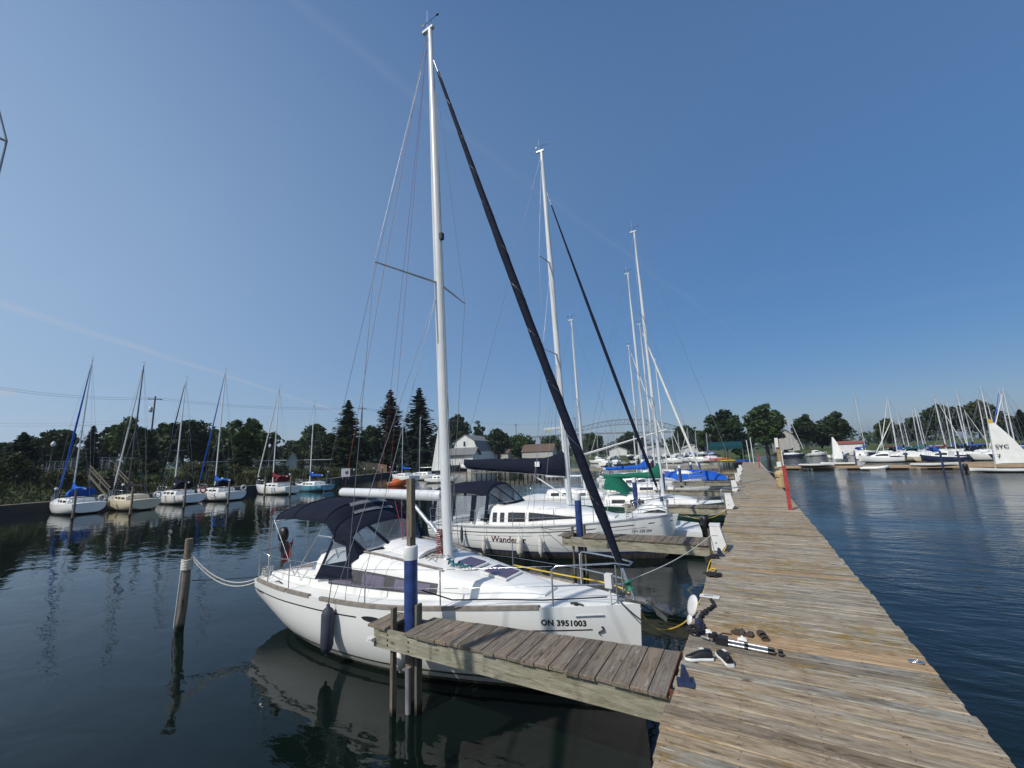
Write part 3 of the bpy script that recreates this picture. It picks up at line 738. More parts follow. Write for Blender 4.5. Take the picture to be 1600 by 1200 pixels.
    def mast(s, x, z0, top, rake=0.0, r=.075, mat='spar_white', spreaders=(), head=True, y=0.0):
        """rake: how far the head lies aft; spreaders: (z, half span, sweep aft)"""
        s.mx, s.mz0, s.mtop, s.mrake = x, z0, top, rake
        b = MB(); k = 8
        b.tube([s.mp(z0+(top-z0)*i/k) for i in range(k+1)], [r*(1.0 if i < 6 else 1-.14*(i-5)) for i in range(k+1)], 12 if s.lod >= 1 else 6, flat=1.3)
        m = b.build('mast', mat, s.t); s.mast_o = m
        for z, sp, sw in spreaders:
            for sg in (-1, 1):
                p = s.mp(z); MB().tube([p, p+Vector((-sw, sg*sp, .06))], [r*.42, r*.26], 6, flat=.6).build('spreader', mat if mat != 'spar_white' else 'spar_silver', m)
        if head and s.lod >= 1:
            p = s.mp(top); b = MB(); b.box(p+Vector((-.06, 0, .02)), (.36, .09, .07)); b.tube([p+Vector((-.12, .02, .05)), p+Vector((-.12, .02, .72))], .006, 4)
            b.build('masthead', 'spar_white', m)
            b = MB(); b.tube([p+Vector((.05, 0, .05)), p+Vector((.05, 0, .26))], .008, 5); b.tube([p+Vector((-.22, 0, .28)), p+Vector((.25, 0, .30))], .008, 5); b.box(p+Vector((-.24, 0, .28)), (.10, .012, .07)); b.box(p+Vector((.26, 0, .30)), (.08, .05, .012))
            b.build('wind_vane', 'black_plastic', m)
        return m
    def mp(s, z): return Vector((s.mx-s.mrake*(z-s.mz0)/(s.mtop-s.mz0), 0, z))
    def wires(s, lines, r=.007, mat='wire', name='rigging'):
        b = MB()
        for ln in lines: b.tube(ln, r, 5)
        return b.build(name, mat, s.t)
    def standing(s, spreaders, chain_u, bow_x, stern=True, r=.007, fore_top=None, fore=True, back_y=0.0):
        ls = []; top = s.mp(s.mtop-.1); hbw = s.hb(chain_u)-.05; zc = s.sheer(chain_u)
        for sg in (-1, 1):
            pts = [top]+[s.mp(z)+Vector((-sw, sg*sp, .06)) for z, sp, sw in spreaders[::-1]]+[Vector((chain_u*s.L, sg*hbw, zc))]; ls.append(pts)
            if spreaders: ls.append([s.mp(spreaders[0][0]-.1), Vector((chain_u*s.L-.35, sg*hbw, zc))]); ls.append([s.mp(spreaders[0][0]-.1), Vector((chain_u*s.L+.35, sg*hbw, zc))])
            if len(spreaders) > 1: ls.append([s.mp(spreaders[1][0]-.1), s.mp(spreaders[0][0])+Vector((-spreaders[0][2], sg*spreaders[0][1], .06))])
        if stern: ls.append([top, Vector((.08, back_y, s.sheer(0)))])
        if fore: ls.append([s.mp(fore_top or s.mtop-.1)+Vector((.06, 0, 0)), Vector((bow_x, 0, s.sheer(1)+.1))])
        return s.wires(ls, r)
    def furled(s, top_z, bow_x, bow_z, r=.085, mat='canvas_navy', t0=.03, t1=.92, drum=True, sag=.12, lacing=False):
        a = s.mp(top_z)+Vector((.1, 0, 0)); b_ = Vector((bow_x, 0, bow_z)); k = 26; pts, rr = [], []
        f = lambda t: a.lerp(b_, t)+Vector((-.3, 0, -1)).normalized()*sag*4*t*(1-t)*.5
        for i in range(k+1):
            t = t0+(t1-t0)*i/k; pts.append(f(t)); q = i/k; rr.append(r*(.42+.58*min(1, q*2.2))*(1 if q < .93 else 1-(q-.93)*6)*(1+.05*math.sin(i*2.7)))
        b = MB(); b.tube(pts, rr, 10); o = b.build('furled_sail', mat, s.t)
        if lacing:
            b = MB(); sp = []
            for i in range(k*5):
                t = i/(k*5-1); q = t*k; i0 = min(int(q), k-1); p = pts[i0].lerp(pts[i0+1], q-i0); rad = rr[min(int(q), k)]+.002; d = (pts[i0+1]-pts[i0]).normalized(); s1, u1 = frame_of(d); ang = t*6.283*11
                sp.append(p+(s1*math.cos(ang)+u1*math.sin(ang))*rad)
            b.tube(sp, .003, 4); b.build('lacing', 'wire', o)
        MB().tube([f(t0), f(0.0)], .02, 6).build('furler_foil', 'steel', s.t); MB().tube([f(t1-.004), f(1.0)], .026, 8).build('furler_foil', 'steel', s.t)
        if drum:
            b = MB(); d = (f(1)-f(.97)).normalized(); s1, u1 = frame_of(d); rm = Matrix((s1, u1, d)).transposed()
            b.lathe([(.03, 0), (.085, .01), (.085, .025), (.05, .035), (.05, .12), (.085, .13), (.085, .145), (.03, .15)], f(.977), 14, rot=rm); b.build('furler_drum', 'green_paint' if lacing else 'black_plastic', s.t)
        return o
    def boom(s, z, length, mat='spar_white', r=.085, drop=0.0, gap=.14):
        a = s.mp(z)-Vector((gap, 0, 0)); e = a-Vector((length, 0, drop)); s.b0, s.b1 = a, e
        b = MB(); b.tube([a, a.lerp(e, .02), a.lerp(e, .5), a.lerp(e, .985), e], [r*.8, r, r, r, r*.85], 12, flat=1.15); o = b.build('boom', mat, s.t)
        MB().tube([s.mp(z), a], .03, 6).build('gooseneck', 'steel', o); return o
    def sail_cover(s, mat, hgt=.30, wid=.17, frac=.97, peak=.55, k=16):
        """flaked mainsail under a cover on the boom, rising towards the mast"""
        rows = []; a, e = s.b0, s.b1; r_ = random.Random(int(abs(s.t.location.x*31+s.t.location.y*17)))
        for i in range(k+1):
            t = i/k; c = (a+Vector((.1, 0, 0))).lerp(e, t*frac); h = hgt*(1-.55*t)+peak*max(0, 1-t*5)**1.3+.02*r_.uniform(-1, 1); w = wid*(1-.45*t)*(1 if t < .97 else .5); ring = []
            for j in range(10):
                an = 2*math.pi*j/10; ring.append(c+Vector((0, w*math.cos(an)*(1-.35*max(0, math.sin(an))), .02+(h if math.sin(an) > 0 else .11)*math.sin(an)+.015*r_.uniform(-1, 1))))
            rows.append(ring)
        b = MB(); b.grid(rows, 0, True, close=True, flip=True); b.add(rows[0], [tuple(range(10))]); b.add(rows[-1], [tuple(range(10))[::-1]]); return b.build('sail_cover', mat, s.t)
    def rails(s, st_u, h=.6, r=.0125, pulpit=(.86, 1.0), pushpit=.1, sides=(-1, 1), wires=2, bow_h=.62):
        L = s.L
        def rail_pt(u, sg, dz): return Vector((u*L, sg*(s.hb(u)-.05), s.sheer(u)+dz))
        for u in st_u:
            for sg in sides: MB().tube([rail_pt(u, sg, 0), rail_pt(u, sg, h)], r, 6).build('stanchion', 'steel', s.t)
        b = MB(); u0, u1 = pulpit; um = u0+(u1-u0)*.6
        tip = Vector((L*.99, 0, s.sheer(1)+bow_h-.06))
        loop = [rail_pt(u0, -1, 0), rail_pt(u0, -1, h-.05), rail_pt(u0+.008, -1, h)]+[rail_pt(u0+(u1-.03-u0)*q, -1, h) for q in (.35, .7, .93)]+[tip+Vector((-.02, -.10, 0)), tip+Vector((-.02, .10, 0))]+[rail_pt(u0+(u1-.03-u0)*q, 1, h) for q in (.93, .7, .35)]+[rail_pt(u0+.008, 1, h), rail_pt(u0, 1, h-.05), rail_pt(u0, 1, 0)]
        b.tube(loop, r*1.15, 7)
        for sg in (-1, 1):
            b.tube([rail_pt(u0, sg, h*.5), rail_pt(um, sg, h*.5), tip+Vector((-.12, sg*.12, -.28))], r, 6); b.tube([rail_pt(.965, sg, 0), rail_pt(.965, sg, h-.03)], r, 6)
        b.build('pulpit', 'steel', s.t)
        pu = pushpit
        for sg in (-1, 1):
            b = MB()
            b.tube([rail_pt(pu, sg, 0), rail_pt(pu, sg, h), rail_pt(.01, sg, h+.02), Vector((.03, sg*s.hb(0)*.35, s.sheer(0)+h+.02))], r*1.15, 7); b.tube([rail_pt(pu, sg, h*.5), rail_pt(.01, sg, h*.5), Vector((.03, sg*s.hb(0)*.35, s.sheer(0)+h*.5))], r, 6)
            b.tube([rail_pt(.015, sg, 0), rail_pt(.01, sg, h+.02)], r, 6); b.tube([Vector((.03, sg*s.hb(0)*.35, s.sheer(0))), Vector((.03, sg*s.hb(0)*.35, s.sheer(0)+h+.02))], r, 6)
            b.build('pushpit', 'steel', s.t)
        b = MB()
        for sg in sides:
            for q in ((1.0, .5) if wires == 2 else (1.0,)): b.tube([rail_pt(pu, sg, h*q)]+[rail_pt(u, sg, h*q) for u in st_u]+[rail_pt(u0, sg, h*q)], .005, 5)
        b.build('lifeline', 'wire' if s.lod < 3 else 'steel', s.t)
    def letters(s, body, size, u, z, mat, sg=-1, bold=.0, shear=0.0, spacing=1.0, name='lettering'):
        """lettering laid on the topsides, starting at station u"""
        me = text_mesh(body, size, .001, bold, shear, spacing); me.materials.clear(); me.materials.append(MATS[mat])
        for v in me.vertices:
            x, h = v.co.x, v.co.y; uu = u+x/s.L*(1 if sg < 0 else -1); v.co = s.side_z(uu, z+h, .004+v.co.z, sg)
        o = bpy.data.objects.new(name, me); col.objects.link(o); o.parent = s.t; return o

def canvas_panel(rows, mat, name, parent, t=.012): return MB().slab(rows, t).build(name, mat, parent)
def fender(loc, label, mat='white_fender', L=.55, r=.105, hang=.4, group=None):
    t = thing('fender', label, 'fender', loc, 0, group)
    MB().lathe([(.02, -L/2-.05), (.03, -L/2), (r*.75, -L/2+.04), (r, -L/2+.12), (r, L/2-.12), (r*.75, L/2-.04), (.035, L/2), (.03, L/2+.05)], n=14).build('body', mat, t)
    MB().tube([(0, 0, L/2+.03), (.01, .05, L/2+hang)], .008, 5).build('lanyard', 'rope_dark' if mat == 'navy_fender' else 'rope_white', t); return t
def lifebuoy(b_, x, y, z, mat='white_plastic'):
    o = MB(); o.tube([(x, y+.26*math.cos(a), z+.26*math.sin(a)) for a in [6.283*i/18 for i in range(18)]], .075, 8, closed=True); return o.build('lifebuoy', mat, b_.t)

# ------------------------------------------------------------------ the white sloop in front
hero_loc = (-10.62, 7.28, 0); hero_rz = math.atan2(6.90-7.28, 8.88)
H = Boat('sailboat', 'large white sloop with navy canvas and blue furled jib, nearest to the camera', 'sailboat', hero_loc, hero_rz, 8.90,
         [(0, 1.26), (.1, 1.42), (.2, 1.52), (.39, 1.55), (.52, 1.46), (.69, 1.14), (.84, .70), (.93, .36), (1, .03)],
         [(0, 1.05), (.35, 1.10), (.55, 1.16), (.7, 1.25), (.85, 1.32), (1, 1.38)],
         [(0, .30), (.08, .10), (.2, -.22), (.5, -.45), (.8, -.4), (.95, -.3), (1, -.25)], 'hull_hero', nexp=[(0, 2.5), (.3, 2.9), (.6, 2.5), (.85, 1.75), (1, 1.35)], bow_rake=.10, lod=3)
H.deck()
H.toe_rail(.02, .20); H.toe_rail(.205, .30, n=6); H.toe_rail(.34, .84)
H.cabin([(2.2, 1.20, 1.80), (3.0, 1.19, 1.88), (3.8, 1.13, 1.86), (5.0, .96, 1.71), (5.8, .78, 1.60), (6.5, .58, 1.51), (7.1, .38, 1.43), (7.35, .26, 1.38)], n=26)
H.window(2.75, 5.45, .27, .80, 'pane_lilac', 'frame_dark', [(.05, .26), (.36, .57), (.66, .95)], n=14)
for q in (.30,): pass
H.stripe(.0, .46, .20, .022, 'print_black'); H.stripe(.70, .925, .335, .018, 'print_black')
H.letters('ON 3951003', .118, .842, 1.06, 'print_black', bold=.004, spacing=1.05, name='registration_number')
H.letters('Oceanis 31', .10, .02, .80, 'print_black', shear=.3, name='model_lettering')
# curled emblem near the bow
b = MB(); pts = []
for i in range(22):
    t = i/21; a = 2.6-5.2*t if t < .5 else 0
    x = .045*math.sin(t*6.1+.3)*(1-.25*t); z = .12*(.5-t)
    pts.append(H.side_z(.938+x/H.L, .985+z, .006))
b.tube(pts, [.010+.014*math.sin(math.pi*min(1, i/14)) for i in range(22)], 6, flat=.3); b.tube([pts[0], pts[0]+Vector((.03, -.01, .01))], .012, 5); b.build('emblem', 'print_black', H.t)
# hull portlight amidships
rows = []
for i in range(13):
    a = i/12; u = .475+.055*a; hh = .055*math.sin(math.pi*min(1, max(0, a)))**.5; rows.append([H.side_z(u, .93-hh, .004), H.side_z(u, .93+hh*.7, .004)])
MB().grid(rows, 0, True, flip=True).build('hull_portlight', 'pane_dark', H.t)
# coamings, cockpit sole, companionway garage
for sg in (-1, 1):
    rows = []
    for i in range(9):
        x = .35+i*.27; zd = H.deck_z(x/H.L, .95); h = .10+.16*min(1, i/5); rows.append([(x, sg*1.08, zd-.03), (x, sg*1.03, zd+h), (x, sg*.84, zd+h+.01), (x, sg*.78, zd-.03)])
    b = MB(); b.grid(rows, 0, False, flip=sg > 0); b.add(rows[0], [(0, 1, 2, 3)]); b.add(rows[-1], [(3, 2, 1, 0)]); b.build('coaming', 'gelcoat', H.t)
    b = MB(); b.lathe([(.06, 0), (.055, .05), (.04, .07), (.06, .12), (.05, .13)], (1.9, sg*.94, H.deck_z(.2, .95)+.25), 14); b.build('winch', 'steel', H.t)
MB().box((1.25, 0, 1.125), (1.9, 1.5, .02)).build('cockpit_sole', 'teak_grey', H.t)
b = MB(); rows = [[(x, y, 1.865-(x-3.9)*.115+.085*(1-(abs(y)/.5)**4)) for y in (-.5, -.44, -.25, 0, .25, .44, .5)] for x in (3.55, 3.7, 4.2, 4.62, 4.66)]
MB().slab(rows, .07).build('hatch_garage', 'gelcoat', H.cabin_o)
def deck_hatch(x, z, tilt, s=.25, y=0.0):
    m = Matrix.Rotation(tilt, 3, 'Y'); o = MB().box((x, y, z), (2*s+.09, 2*s+.09, .035), rot=m).build('hatch', 'white_plastic', H.cabin_o)
    MB().box(Vector((x, y, z))+m @ Vector((0, 0, .022)), (2*s, 2*s, .022), rot=m).build('hatch_pane', 'hatch_tint', o)
deck_hatch(5.62, 1.655, R_(8), .2); deck_hatch(6.32, 1.555, R_(8), .24)
for sg in (-1, 1):
    b = MB(); pts = []
    for i in range(13):
        x = 3.0+i*.2; w, z = H.cab_at(x, 1.0); zz = H.cab_row(x)[3][2]; pts.append(Vector((x, sg*w*.80, zz+.055)))
    b.tube(pts, .022, 6, flat=.8)
    for i in (0, 3, 6, 9, 12): b.tube([pts[i], pts[i]-Vector((0, 0, .06))], .02, 6)
    b.build('handrail', 'teak_grey', H.cabin_o)
HS = [(7.75, 1.5, .42)]
H.mast(5.0, 1.70, 15.02, .42, .088, 'spar_white', HS)
b = MB(); b.box(H.mp(8.9)+Vector((.13, 0, 0)), (.10, .09, .16)); b.build('steaming_light', 'black_plastic', H.mast_o)
b = MB(); b.lathe([(.16, 0), (.15, .03), (.11, .06)], (5.0, 0, 1.68), 16); b.build('mast_collar', 'spar_silver', H.mast_o)
H.standing(HS, .42, 8.5, r=.006, fore=False)
H.furled(13.95, 8.80, 1.40, .084, 'canvas_navy', .035, .962, lacing=True)
b = MB()
for i in range(2): b.tube(rope_pts(H.mp(14.9)+Vector((-.1, .02*i, 0)), (3.6-.5*i, -.35+.18*i, 3.02), .05*i), .0045, 4)
b.tube([H.mp(14.9)+Vector((-.15, 0, 0)), H.mp(2.9)+Vector((-3.4, 0, .1))], .005, 4); b.build('halyard', 'rope_red', H.t)
b = MB(); b.tube([H.mp(2.9)+Vector((-3.4, 0, .1)), H.mp(14.85)+Vector((-.2, .02, 0))], .005, 4)
for i in range(3): b.tube([H.mp(13)+Vector((.11, .03*i-.03, 0)), H.mp(2.2)+Vector((.12, .05*i-.05, 0))], .006, 4)
b.build('topping_lift', 'rope_white', H.t)
H.boom(2.93, 3.36, 'spar_white', .098, drop=-.03)
MB().box(H.b1+Vector((-.01, 0, 0)), (.03, .16, .22)).build('boom_end', 'black_plastic', H.t)
b = MB(); b.tube([H.mp(1.98)-Vector((.08, 0, 0)), H.b0-Vector((.95, 0, .08))], .042, 10); b.tube([H.mp(1.98)-Vector((.08, 0, 0)), H.mp(1.98).lerp(H.b0-Vector((.95, 0, .08)), .45)], .055, 10); b.build('boom_vang', 'spar_silver', H.t)
b = MB()
for i, dx in enumerate((1.2, 1.42, 1.0)):
    b.tube([H.b0-Vector((dx, 0, .1)), Vector((3.72, .05*i-.05, 1.97))], .008, 5)
b.build('mainsheet', 'rope_red', H.t)
b = MB()
for i in range(40):
    a = i*1.9; b.tube([(4.86+.05*math.cos(a), .12*math.sin(a)-.08, 1.78+.012*i), (4.86+.05*math.cos(a+1.9), .12*math.sin(a+1.9)-.08, 1.79+.012*i)], .012, 5)
b.build('rope_coil', 'rope_red', H.t)
b = MB(); rr_ = random.Random(5)
pts = [(5.25+.55*i/26+rr_.uniform(-.05, .05), -.32+rr_.uniform(-.1, .1), 1.70-.06*i/26+rr_.uniform(0, .07)) for i in range(27)]; b.tube(pts, .017, 5); b.build('rope_coil', 'rope_teal', H.t)
b = MB()
for k in range(5): b.tube([(4.9+rr_.uniform(-.4, .2), rr_.uniform(-.5, .4), 1.76+rr_.uniform(-.02, .03)) for _ in range(6)], .009, 5)
b.build('running_rope', 'rope_white', H.t)
H.rails([.203, .478, .655], h=.6, pulpit=(.862, 1.0), pushpit=.085)
# ---- dodger and bimini
D_ = bpy.data.objects.new('dodger', None); col.objects.link(D_); D_.parent = H.t
def hoop(x, zc, zs, w, n=13, p=2.6):
    r = []
    for i in range(n):
        a = math.pi*i/(n-1); y = -w*math.copysign(abs(math.cos(a))**(2/p), math.cos(a)); z = zs+(zc-zs)*math.sin(a)**(2/p) if 0 < i < n-1 else zs
        r.append(Vector((x, y, z)))
    return r
aft, mid, fr = hoop(2.72, 2.56, 2.12, 1.06), hoop(2.98, 2.51, 2.08, 1.04), hoop(3.16, 2.41, 2.02, 1.02)
base = [Vector((3.72-.46*abs(2*i/12-1)**3, (-.96+1.92*i/12), 1.88-.08*abs(2*i/12-1)**2)) for i in range(13)]
roof = MB().slab([aft, mid, fr], .014).build('dodger_roof', 'canvas_navy', D_)
MB().tube(aft, .022, 6).build('roof_hem', 'canvas_black', roof)
# windscreen: three clear panes framed by canvas
def quad_strip(a, b, name, mat, parent, t=.008): return MB().slab([a, b], t).build(name, mat, parent)
lo = [f.lerp(bb, .90) for f, bb in zip(fr, base)]; up = [f.lerp(bb, .10) for f, bb in zip(fr, base)]
quad_strip(fr, up, 'windscreen_hem', 'canvas_navy', D_); quad_strip(lo, base, 'windscreen_hem', 'canvas_navy', D_)
for a, c in ((1, 4), (4, 8), (8, 11)):
    quad_strip([up[i].lerp(up[i+1], .0) for i in range(a, c+1)], [lo[i] for i in range(a, c+1)], 'windscreen_pane', 'vinyl', D_, .004)
for i in (1, 4, 8, 11):
    quad_strip([up[i]+Vector((.012, -.05, 0)), lo[i]+Vector((.012, -.05, 0))], [up[i]+Vector((.012, .05, 0)), lo[i]+Vector((.012, .05, 0))], 'windscreen_seam', 'canvas_navy', D_)
for sg in (-1, 1):
    e = lambda p: Vector((p[0], sg*p[1], p[2]))
    A0, A1, A2, A3 = e((2.42, 1.17, 1.50)), e((2.70, 1.07, 2.13)), e((3.16, 1.025, 2.02)), e((3.32, 1.10, 1.68))
    n = 6
    fr_o = [A0, A1, A2, A3]; ctr = sum(fr_o, Vector())/4; inn = [p.lerp(ctr, .24) for p in fr_o]
    b = MB(); nrm = Vector((0, sg, 0))
    for i in range(4):
        j = (i+1) % 4; b.slab([[fr_o[i], fr_o[j]], [inn[i], inn[j]]], .01)
    b.build('side_frame', 'canvas_navy', D_); MB().slab([[inn[0], inn[1]], [inn[3], inn[2]]], .004).build('side_pane', 'vinyl', D_)
    # front wing
    B0, B1, B2 = A3, A2, e((3.46, 1.0, 1.76)); B3 = up[1 if sg < 0 else 11]; B4 = lo[1 if sg < 0 else 11]
    b = MB(); b.slab([[B1, B3], [B0, B2]], .01); b.slab([[B3, B3+Vector((.02, 0, 0))], [B2, B4]], .01); b.build('wing_panel', 'canvas_navy', D_)
    MB().slab([[e((2.36, 1.24, 1.30)), A0], [e((3.46, 1.17, 1.42)), A3]], .01).build('skirt', 'canvas_navy', D_)
    MB().tube([e((2.72, 1.10, 2.14)), e((2.36, 1.18, 2.17))], .016, 6).build('grab_bar', 'steel', D_)
b = MB()
for sg in (-1, 1): b.tube([(2.95, sg*1.0, 1.45), (2.72, sg*1.08, 2.1)], .013, 6); b.tube([(2.95, sg*1.0, 1.45), (3.25, sg*1.02, 2.0)], .013, 6)
b.build('frame_tube', 'steel', D_)
Bm = bpy.data.objects.new('bimini', None); col.objects.link(Bm); Bm.parent = H.t
rows = [hoop(.46, 2.68, 2.38, 1.08, 15, 2.2), hoop(.85, 2.77, 2.42, 1.10, 15, 2.2), hoop(1.3, 2.84, 2.46, 1.13, 15, 2.2), hoop(1.9, 2.85, 2.46, 1.12, 15, 2.2), hoop(2.45, 2.80, 2.40, 1.10, 15, 2.2)]
bt = MB().slab(rows, .014).build('bimini_top', 'canvas_navy', Bm)
for rw in (rows[0], rows[2], rows[4]): MB().tube([p+Vector((0, 0, .006)) for p in rw], .016, 6).build('seam_piping', 'canvas_black', bt)
def on_rows(rws, i0, i1, j0, j1, off): return [[rws[i][j]+Vector((0, 0, off)) for j in range(j0, j1+1)] for i in (i0, i1)]
MB().slab(on_rows(rows, 1, 2, 6, 9, .022), .006).build('roof_window', 'sail_white', bt)
con = [hoop(2.47, 2.79, 2.40, 1.09, 15, 2.2), hoop(2.62, 2.70, 2.28, 1.09, 15, 2.4), hoop(2.74, 2.57, 2.14, 1.07, 15, 2.6)]
ct = MB().slab(con, .010).build('connector_panel', 'canvas_navy', Bm)
MB().slab([[p+Vector((.0, 0, .018)) for p in con[0][5:10]], [p+Vector((0, 0, .018)) for p in con[2][5:10]]], .005).build('connector_window', 'vinyl_dim', ct)
for sg in (-1, 1):
    b = MB()
    b.tube([(.42, sg*1.15, H.sheer(.05)), (.44, sg*1.15, 2.38)], .0135, 7); b.tube([(1.55, sg*1.2, H.sheer(.16)+.2), (.5, sg*1.14, 2.40)], .011, 6); b.tube([(1.55, sg*1.2, H.sheer(.16)+.2), (2.4, sg*1.1, 2.38)], .011, 6); b.tube([(.46, sg*1.09, 2.38), (.95, sg*1.11, 2.42)], .0135, 7)
    b.tube([(.05, sg*1.1, H.sheer(0)+.62), (.6, sg*1.13, 2.39)], .007, 5)
    b.build('bimini_frame', 'steel', Bm)
b = MB(); b.tube([(1.75, .45*math.cos(a), 1.62+.45*math.sin(a)) for a in [6.283*i/24 for i in range(24)]], .016, 6, closed=True)
for k in range(5): b.tube([(1.75, 0, 1.62), (1.75, .45*math.cos(k*1.2566), 1.62+.45*math.sin(k*1.2566))], .008, 5)
b.box((1.9, 0, 1.36), (.22, .24, .55)); b.build('steering_wheel', 'black_plastic', H.t)
# outboard motor hanging on the stern rail, ensign beside it
b = MB(); b.lathe([(.0, .19), (.09, .17), (.135, .08), (.14, -.04), (.11, -.14), (.07, -.17)], (.0, -.62, 1.95), 14, rot=Matrix.Diagonal((1.15, .8, 1))); b.build('outboard_cowl', 'black_plastic', H.t)
b = MB(); b.tube([(.02, -.62, 1.80), (0, -.62, 1.3), (-.03, -.62, 1.12)], [.05, .04, .035], 8); b.box((-.03, -.62, 1.13), (.20, .015, .10)); b.box((.05, -.62, 1.66), (.09, .2, .22)); b.build('outboard_leg', 'frame_dark', H.t)
b = MB(); b.tube([(.08, -.30, 1.05), (-.02, -.36, 1.95)], .011, 6); b.build('flag_staff', 'steel', H.t)
rows = [[Vector((.0-.02*j+.03*math.sin(i*1.1), -.36-.035*i+.015*math.sin(j*2), 1.78-.11*j-.03*i)) for i in range(6)] for j in range(5)]
MB().slab(rows, .004).build('flag', 'flag_red', H.t)
b = MB(); rr_ = random.Random(9)
b.tube([(.12+.10*math.cos(i*.9)+rr_.uniform(-.03, .03), -1.02+.13*math.sin(i*.9), 1.10+.012*i*.5) for i in range(30)], .014, 5); b.build('dock_line_coil', 'rope_white', H.t)
# bow fittings
b = MB(); b.tube([(7.9, -.42, 1.36), (8.0, -.42, 1.38), (8.12, -.42, 1.36)], .014, 6); b.box((8.0, -.42, 1.345), (.06, .035, .03)); b.tube([(1.0, -1.3, 1.10), (1.12, -1.3, 1.13), (1.25, -1.3, 1.10)], .014, 6); b.build('cleat', 'black_plastic', H.t)
b = MB(); b.tube([H.side_z(.90, 1.20, .01), H.side_z(.945, 1.22, .012)], .011, 6); b.build('rub_strake', 'steel', H.t)
b = MB(); b.tube([(8.5, -.22, 1.36), (8.5, -.24, 1.62)], .018, 6); b.box((8.5, -.24, 1.72), (.11, .11, .2)); b.build('bow_light', 'white_plastic', H.t)
b = MB(); b.bar((8.55, 0, 1.42), (9.02, 0, 1.40), .11, .03); b.lathe([(.045, -.05), (.025, 0), (.045, .05)], (9.03, 0, 1.42), 12, rot=Matrix.Rotation(R_(90), 3, 'X')); b.build('bow_roller', 'steel', H.t)
b = MB(); b.bar((8.55, .02, 1.47), (9.12, .02, 1.42), .025, .05); b.prism([(9.06, .02, 1.40), (9.26, .13, 1.36), (9.36, .02, 1.28), (9.24, -.10, 1.36)], (0, 0, -.022)); b.prism([(9.08, .01, 1.42), (9.3, .01, 1.30), (9.26, .01, 1.16), (9.12, .01, 1.24)], (0, .02, 0)); b.build('anchor', 'anchor_grey', H.t)
fender(H.t.matrix_basis @ Vector((3.50, -1.68, .66)), 'long dark navy fender hanging on the near side of the white sloop', 'navy_fender', .78, .115, .42)
fl = H.t.matrix_basis @ Vector((5.35, -1.62, .62))
fender((-5.32, 5.42, .52), 'round white fender hanging under the outer end of the nearest finger pier', 'white_fender', .28, .13, .28)
# mooring lines
def line(name, label, pts, r, mat, cat='rope', group=None):
    b = MB(); b.tube(pts, r, 6); return tag(b.build(name, mat), label, cat, group)
st = Vector((-10.55, 6.15, 1.10)); pt_ = Vector((P_LEAN.x+.06, P_LEAN.y, 1.78))
line('mooring_line', 'white rope from the leaning pile to the stern of the white sloop, upper strand', rope_pts(pt_, st, .40), .016, 'rope_white', group='white stern lines')
line('mooring_line', 'white rope from the leaning pile to the stern of the white sloop, lower strand', rope_pts(pt_+Vector((0, 0, -.06)), st+Vector((.05, .05, -.02)), .46), .016, 'rope_white', group='white stern lines')
line('mooring_line', 'dark straight rope between the leaning pile and the stern rail', rope_pts(pt_+Vector((.05, .1, -.7)), st+Vector((-.05, .5, -.1)), .03), .010, 'rope_dark')
b = MB()
for k in range(7): b.tube([(P_LEAN.x+.05+.108*math.cos(a), P_LEAN.y+.108*math.sin(a), 1.36+.035*k+.01*math.sin(3*a)) for a in [6.283*i/14 for i in range(14)]], .018, 5, closed=True)
b.tube([(P_LEAN.x+.1, P_LEAN.y-.13, 1.36), (P_LEAN.x+.06, P_LEAN.y-.14, .5), (P_LEAN.x+.02, P_LEAN.y-.14, .1)], .014, 5)
tag(b.build('rope_wrap', 'rope_white'), 'white rope wound around the leaning grey pile', 'rope')
bow = Vector((-2.0, 6.65, 1.42)); pb = Vector((pp[0], 5.2, 1.5))
line('mooring_line', 'black rope lying along the near deck edge to the blue pile', [Vector((-4.86, 5.42, 1.62)), Vector((-4.5, 5.75, 1.42)), Vector((-3.9, 6.2, 1.37)), Vector((-3.2, 6.45, 1.37)), Vector((-2.75, 6.6, 1.40)), Vector((-2.2, 6.72, 1.46))], .011, 'rope_dark')
line('mooring_line', 'thin white rope from the bow rail to the nearest pedestal', rope_pts((-1.95, 6.95, 1.66), (-1.02, 11.5, 1.62), .10), .009, 'rope_white')
line('mooring_line', 'black bow line running from the white sloop to the dock edge', rope_pts((-2.0, 6.75, 1.40), (-1.0, 6.45, 1.16), .12), .011, 'rope_dark')
line('mooring_line', 'dark line hanging between the bow and the second pedestal edge', rope_pts((-1.75, 6.95, 1.35), (-1.02, 10.6, 1.1), .5), .009, 'rope_dark')

# ------------------------------------------------------------------ the sloop with the name on its side
W_loc = (-12.1, 15.05, 0); W_rz = math.atan2(.72, 9.7)
W = Boat('sailboat', 'white sloop with painted name, navy bottom and navy boom cover behind the second finger pier', 'sailboat', W_loc, W_rz, 9.75,
         [(0, 1.30), (.12, 1.50), (.3, 1.66), (.5, 1.62), (.7, 1.22), (.85, .72), (.94, .34), (1, .03)],
         [(0, 1.06), (.3, 1.08), (.6, 1.18), (.8, 1.32), (1, 1.48)], [(0, .22), (.1, 0), (.3, -.35), (.6, -.45), (.9, -.3), (1, .1)], 'hull_wanderer', bow_rake=.45, lod=2)
W.deck(); W.toe_rail(.02, .98, 'spar_silver', .04, .03); W.stripe(.0, .985, .17, .035, 'frame_dark'); W.stripe(.0, .95, .30, .012, 'navy_paint')
W.cabin([(2.0, 1.16, 1.62), (2.6, 1.18, 1.82), (3.6, 1.16, 1.84), (5.2, 1.02, 1.78), (6.2, .84, 1.66), (7.0, .62, 1.52), (7.6, .40, 1.40)], n=22)
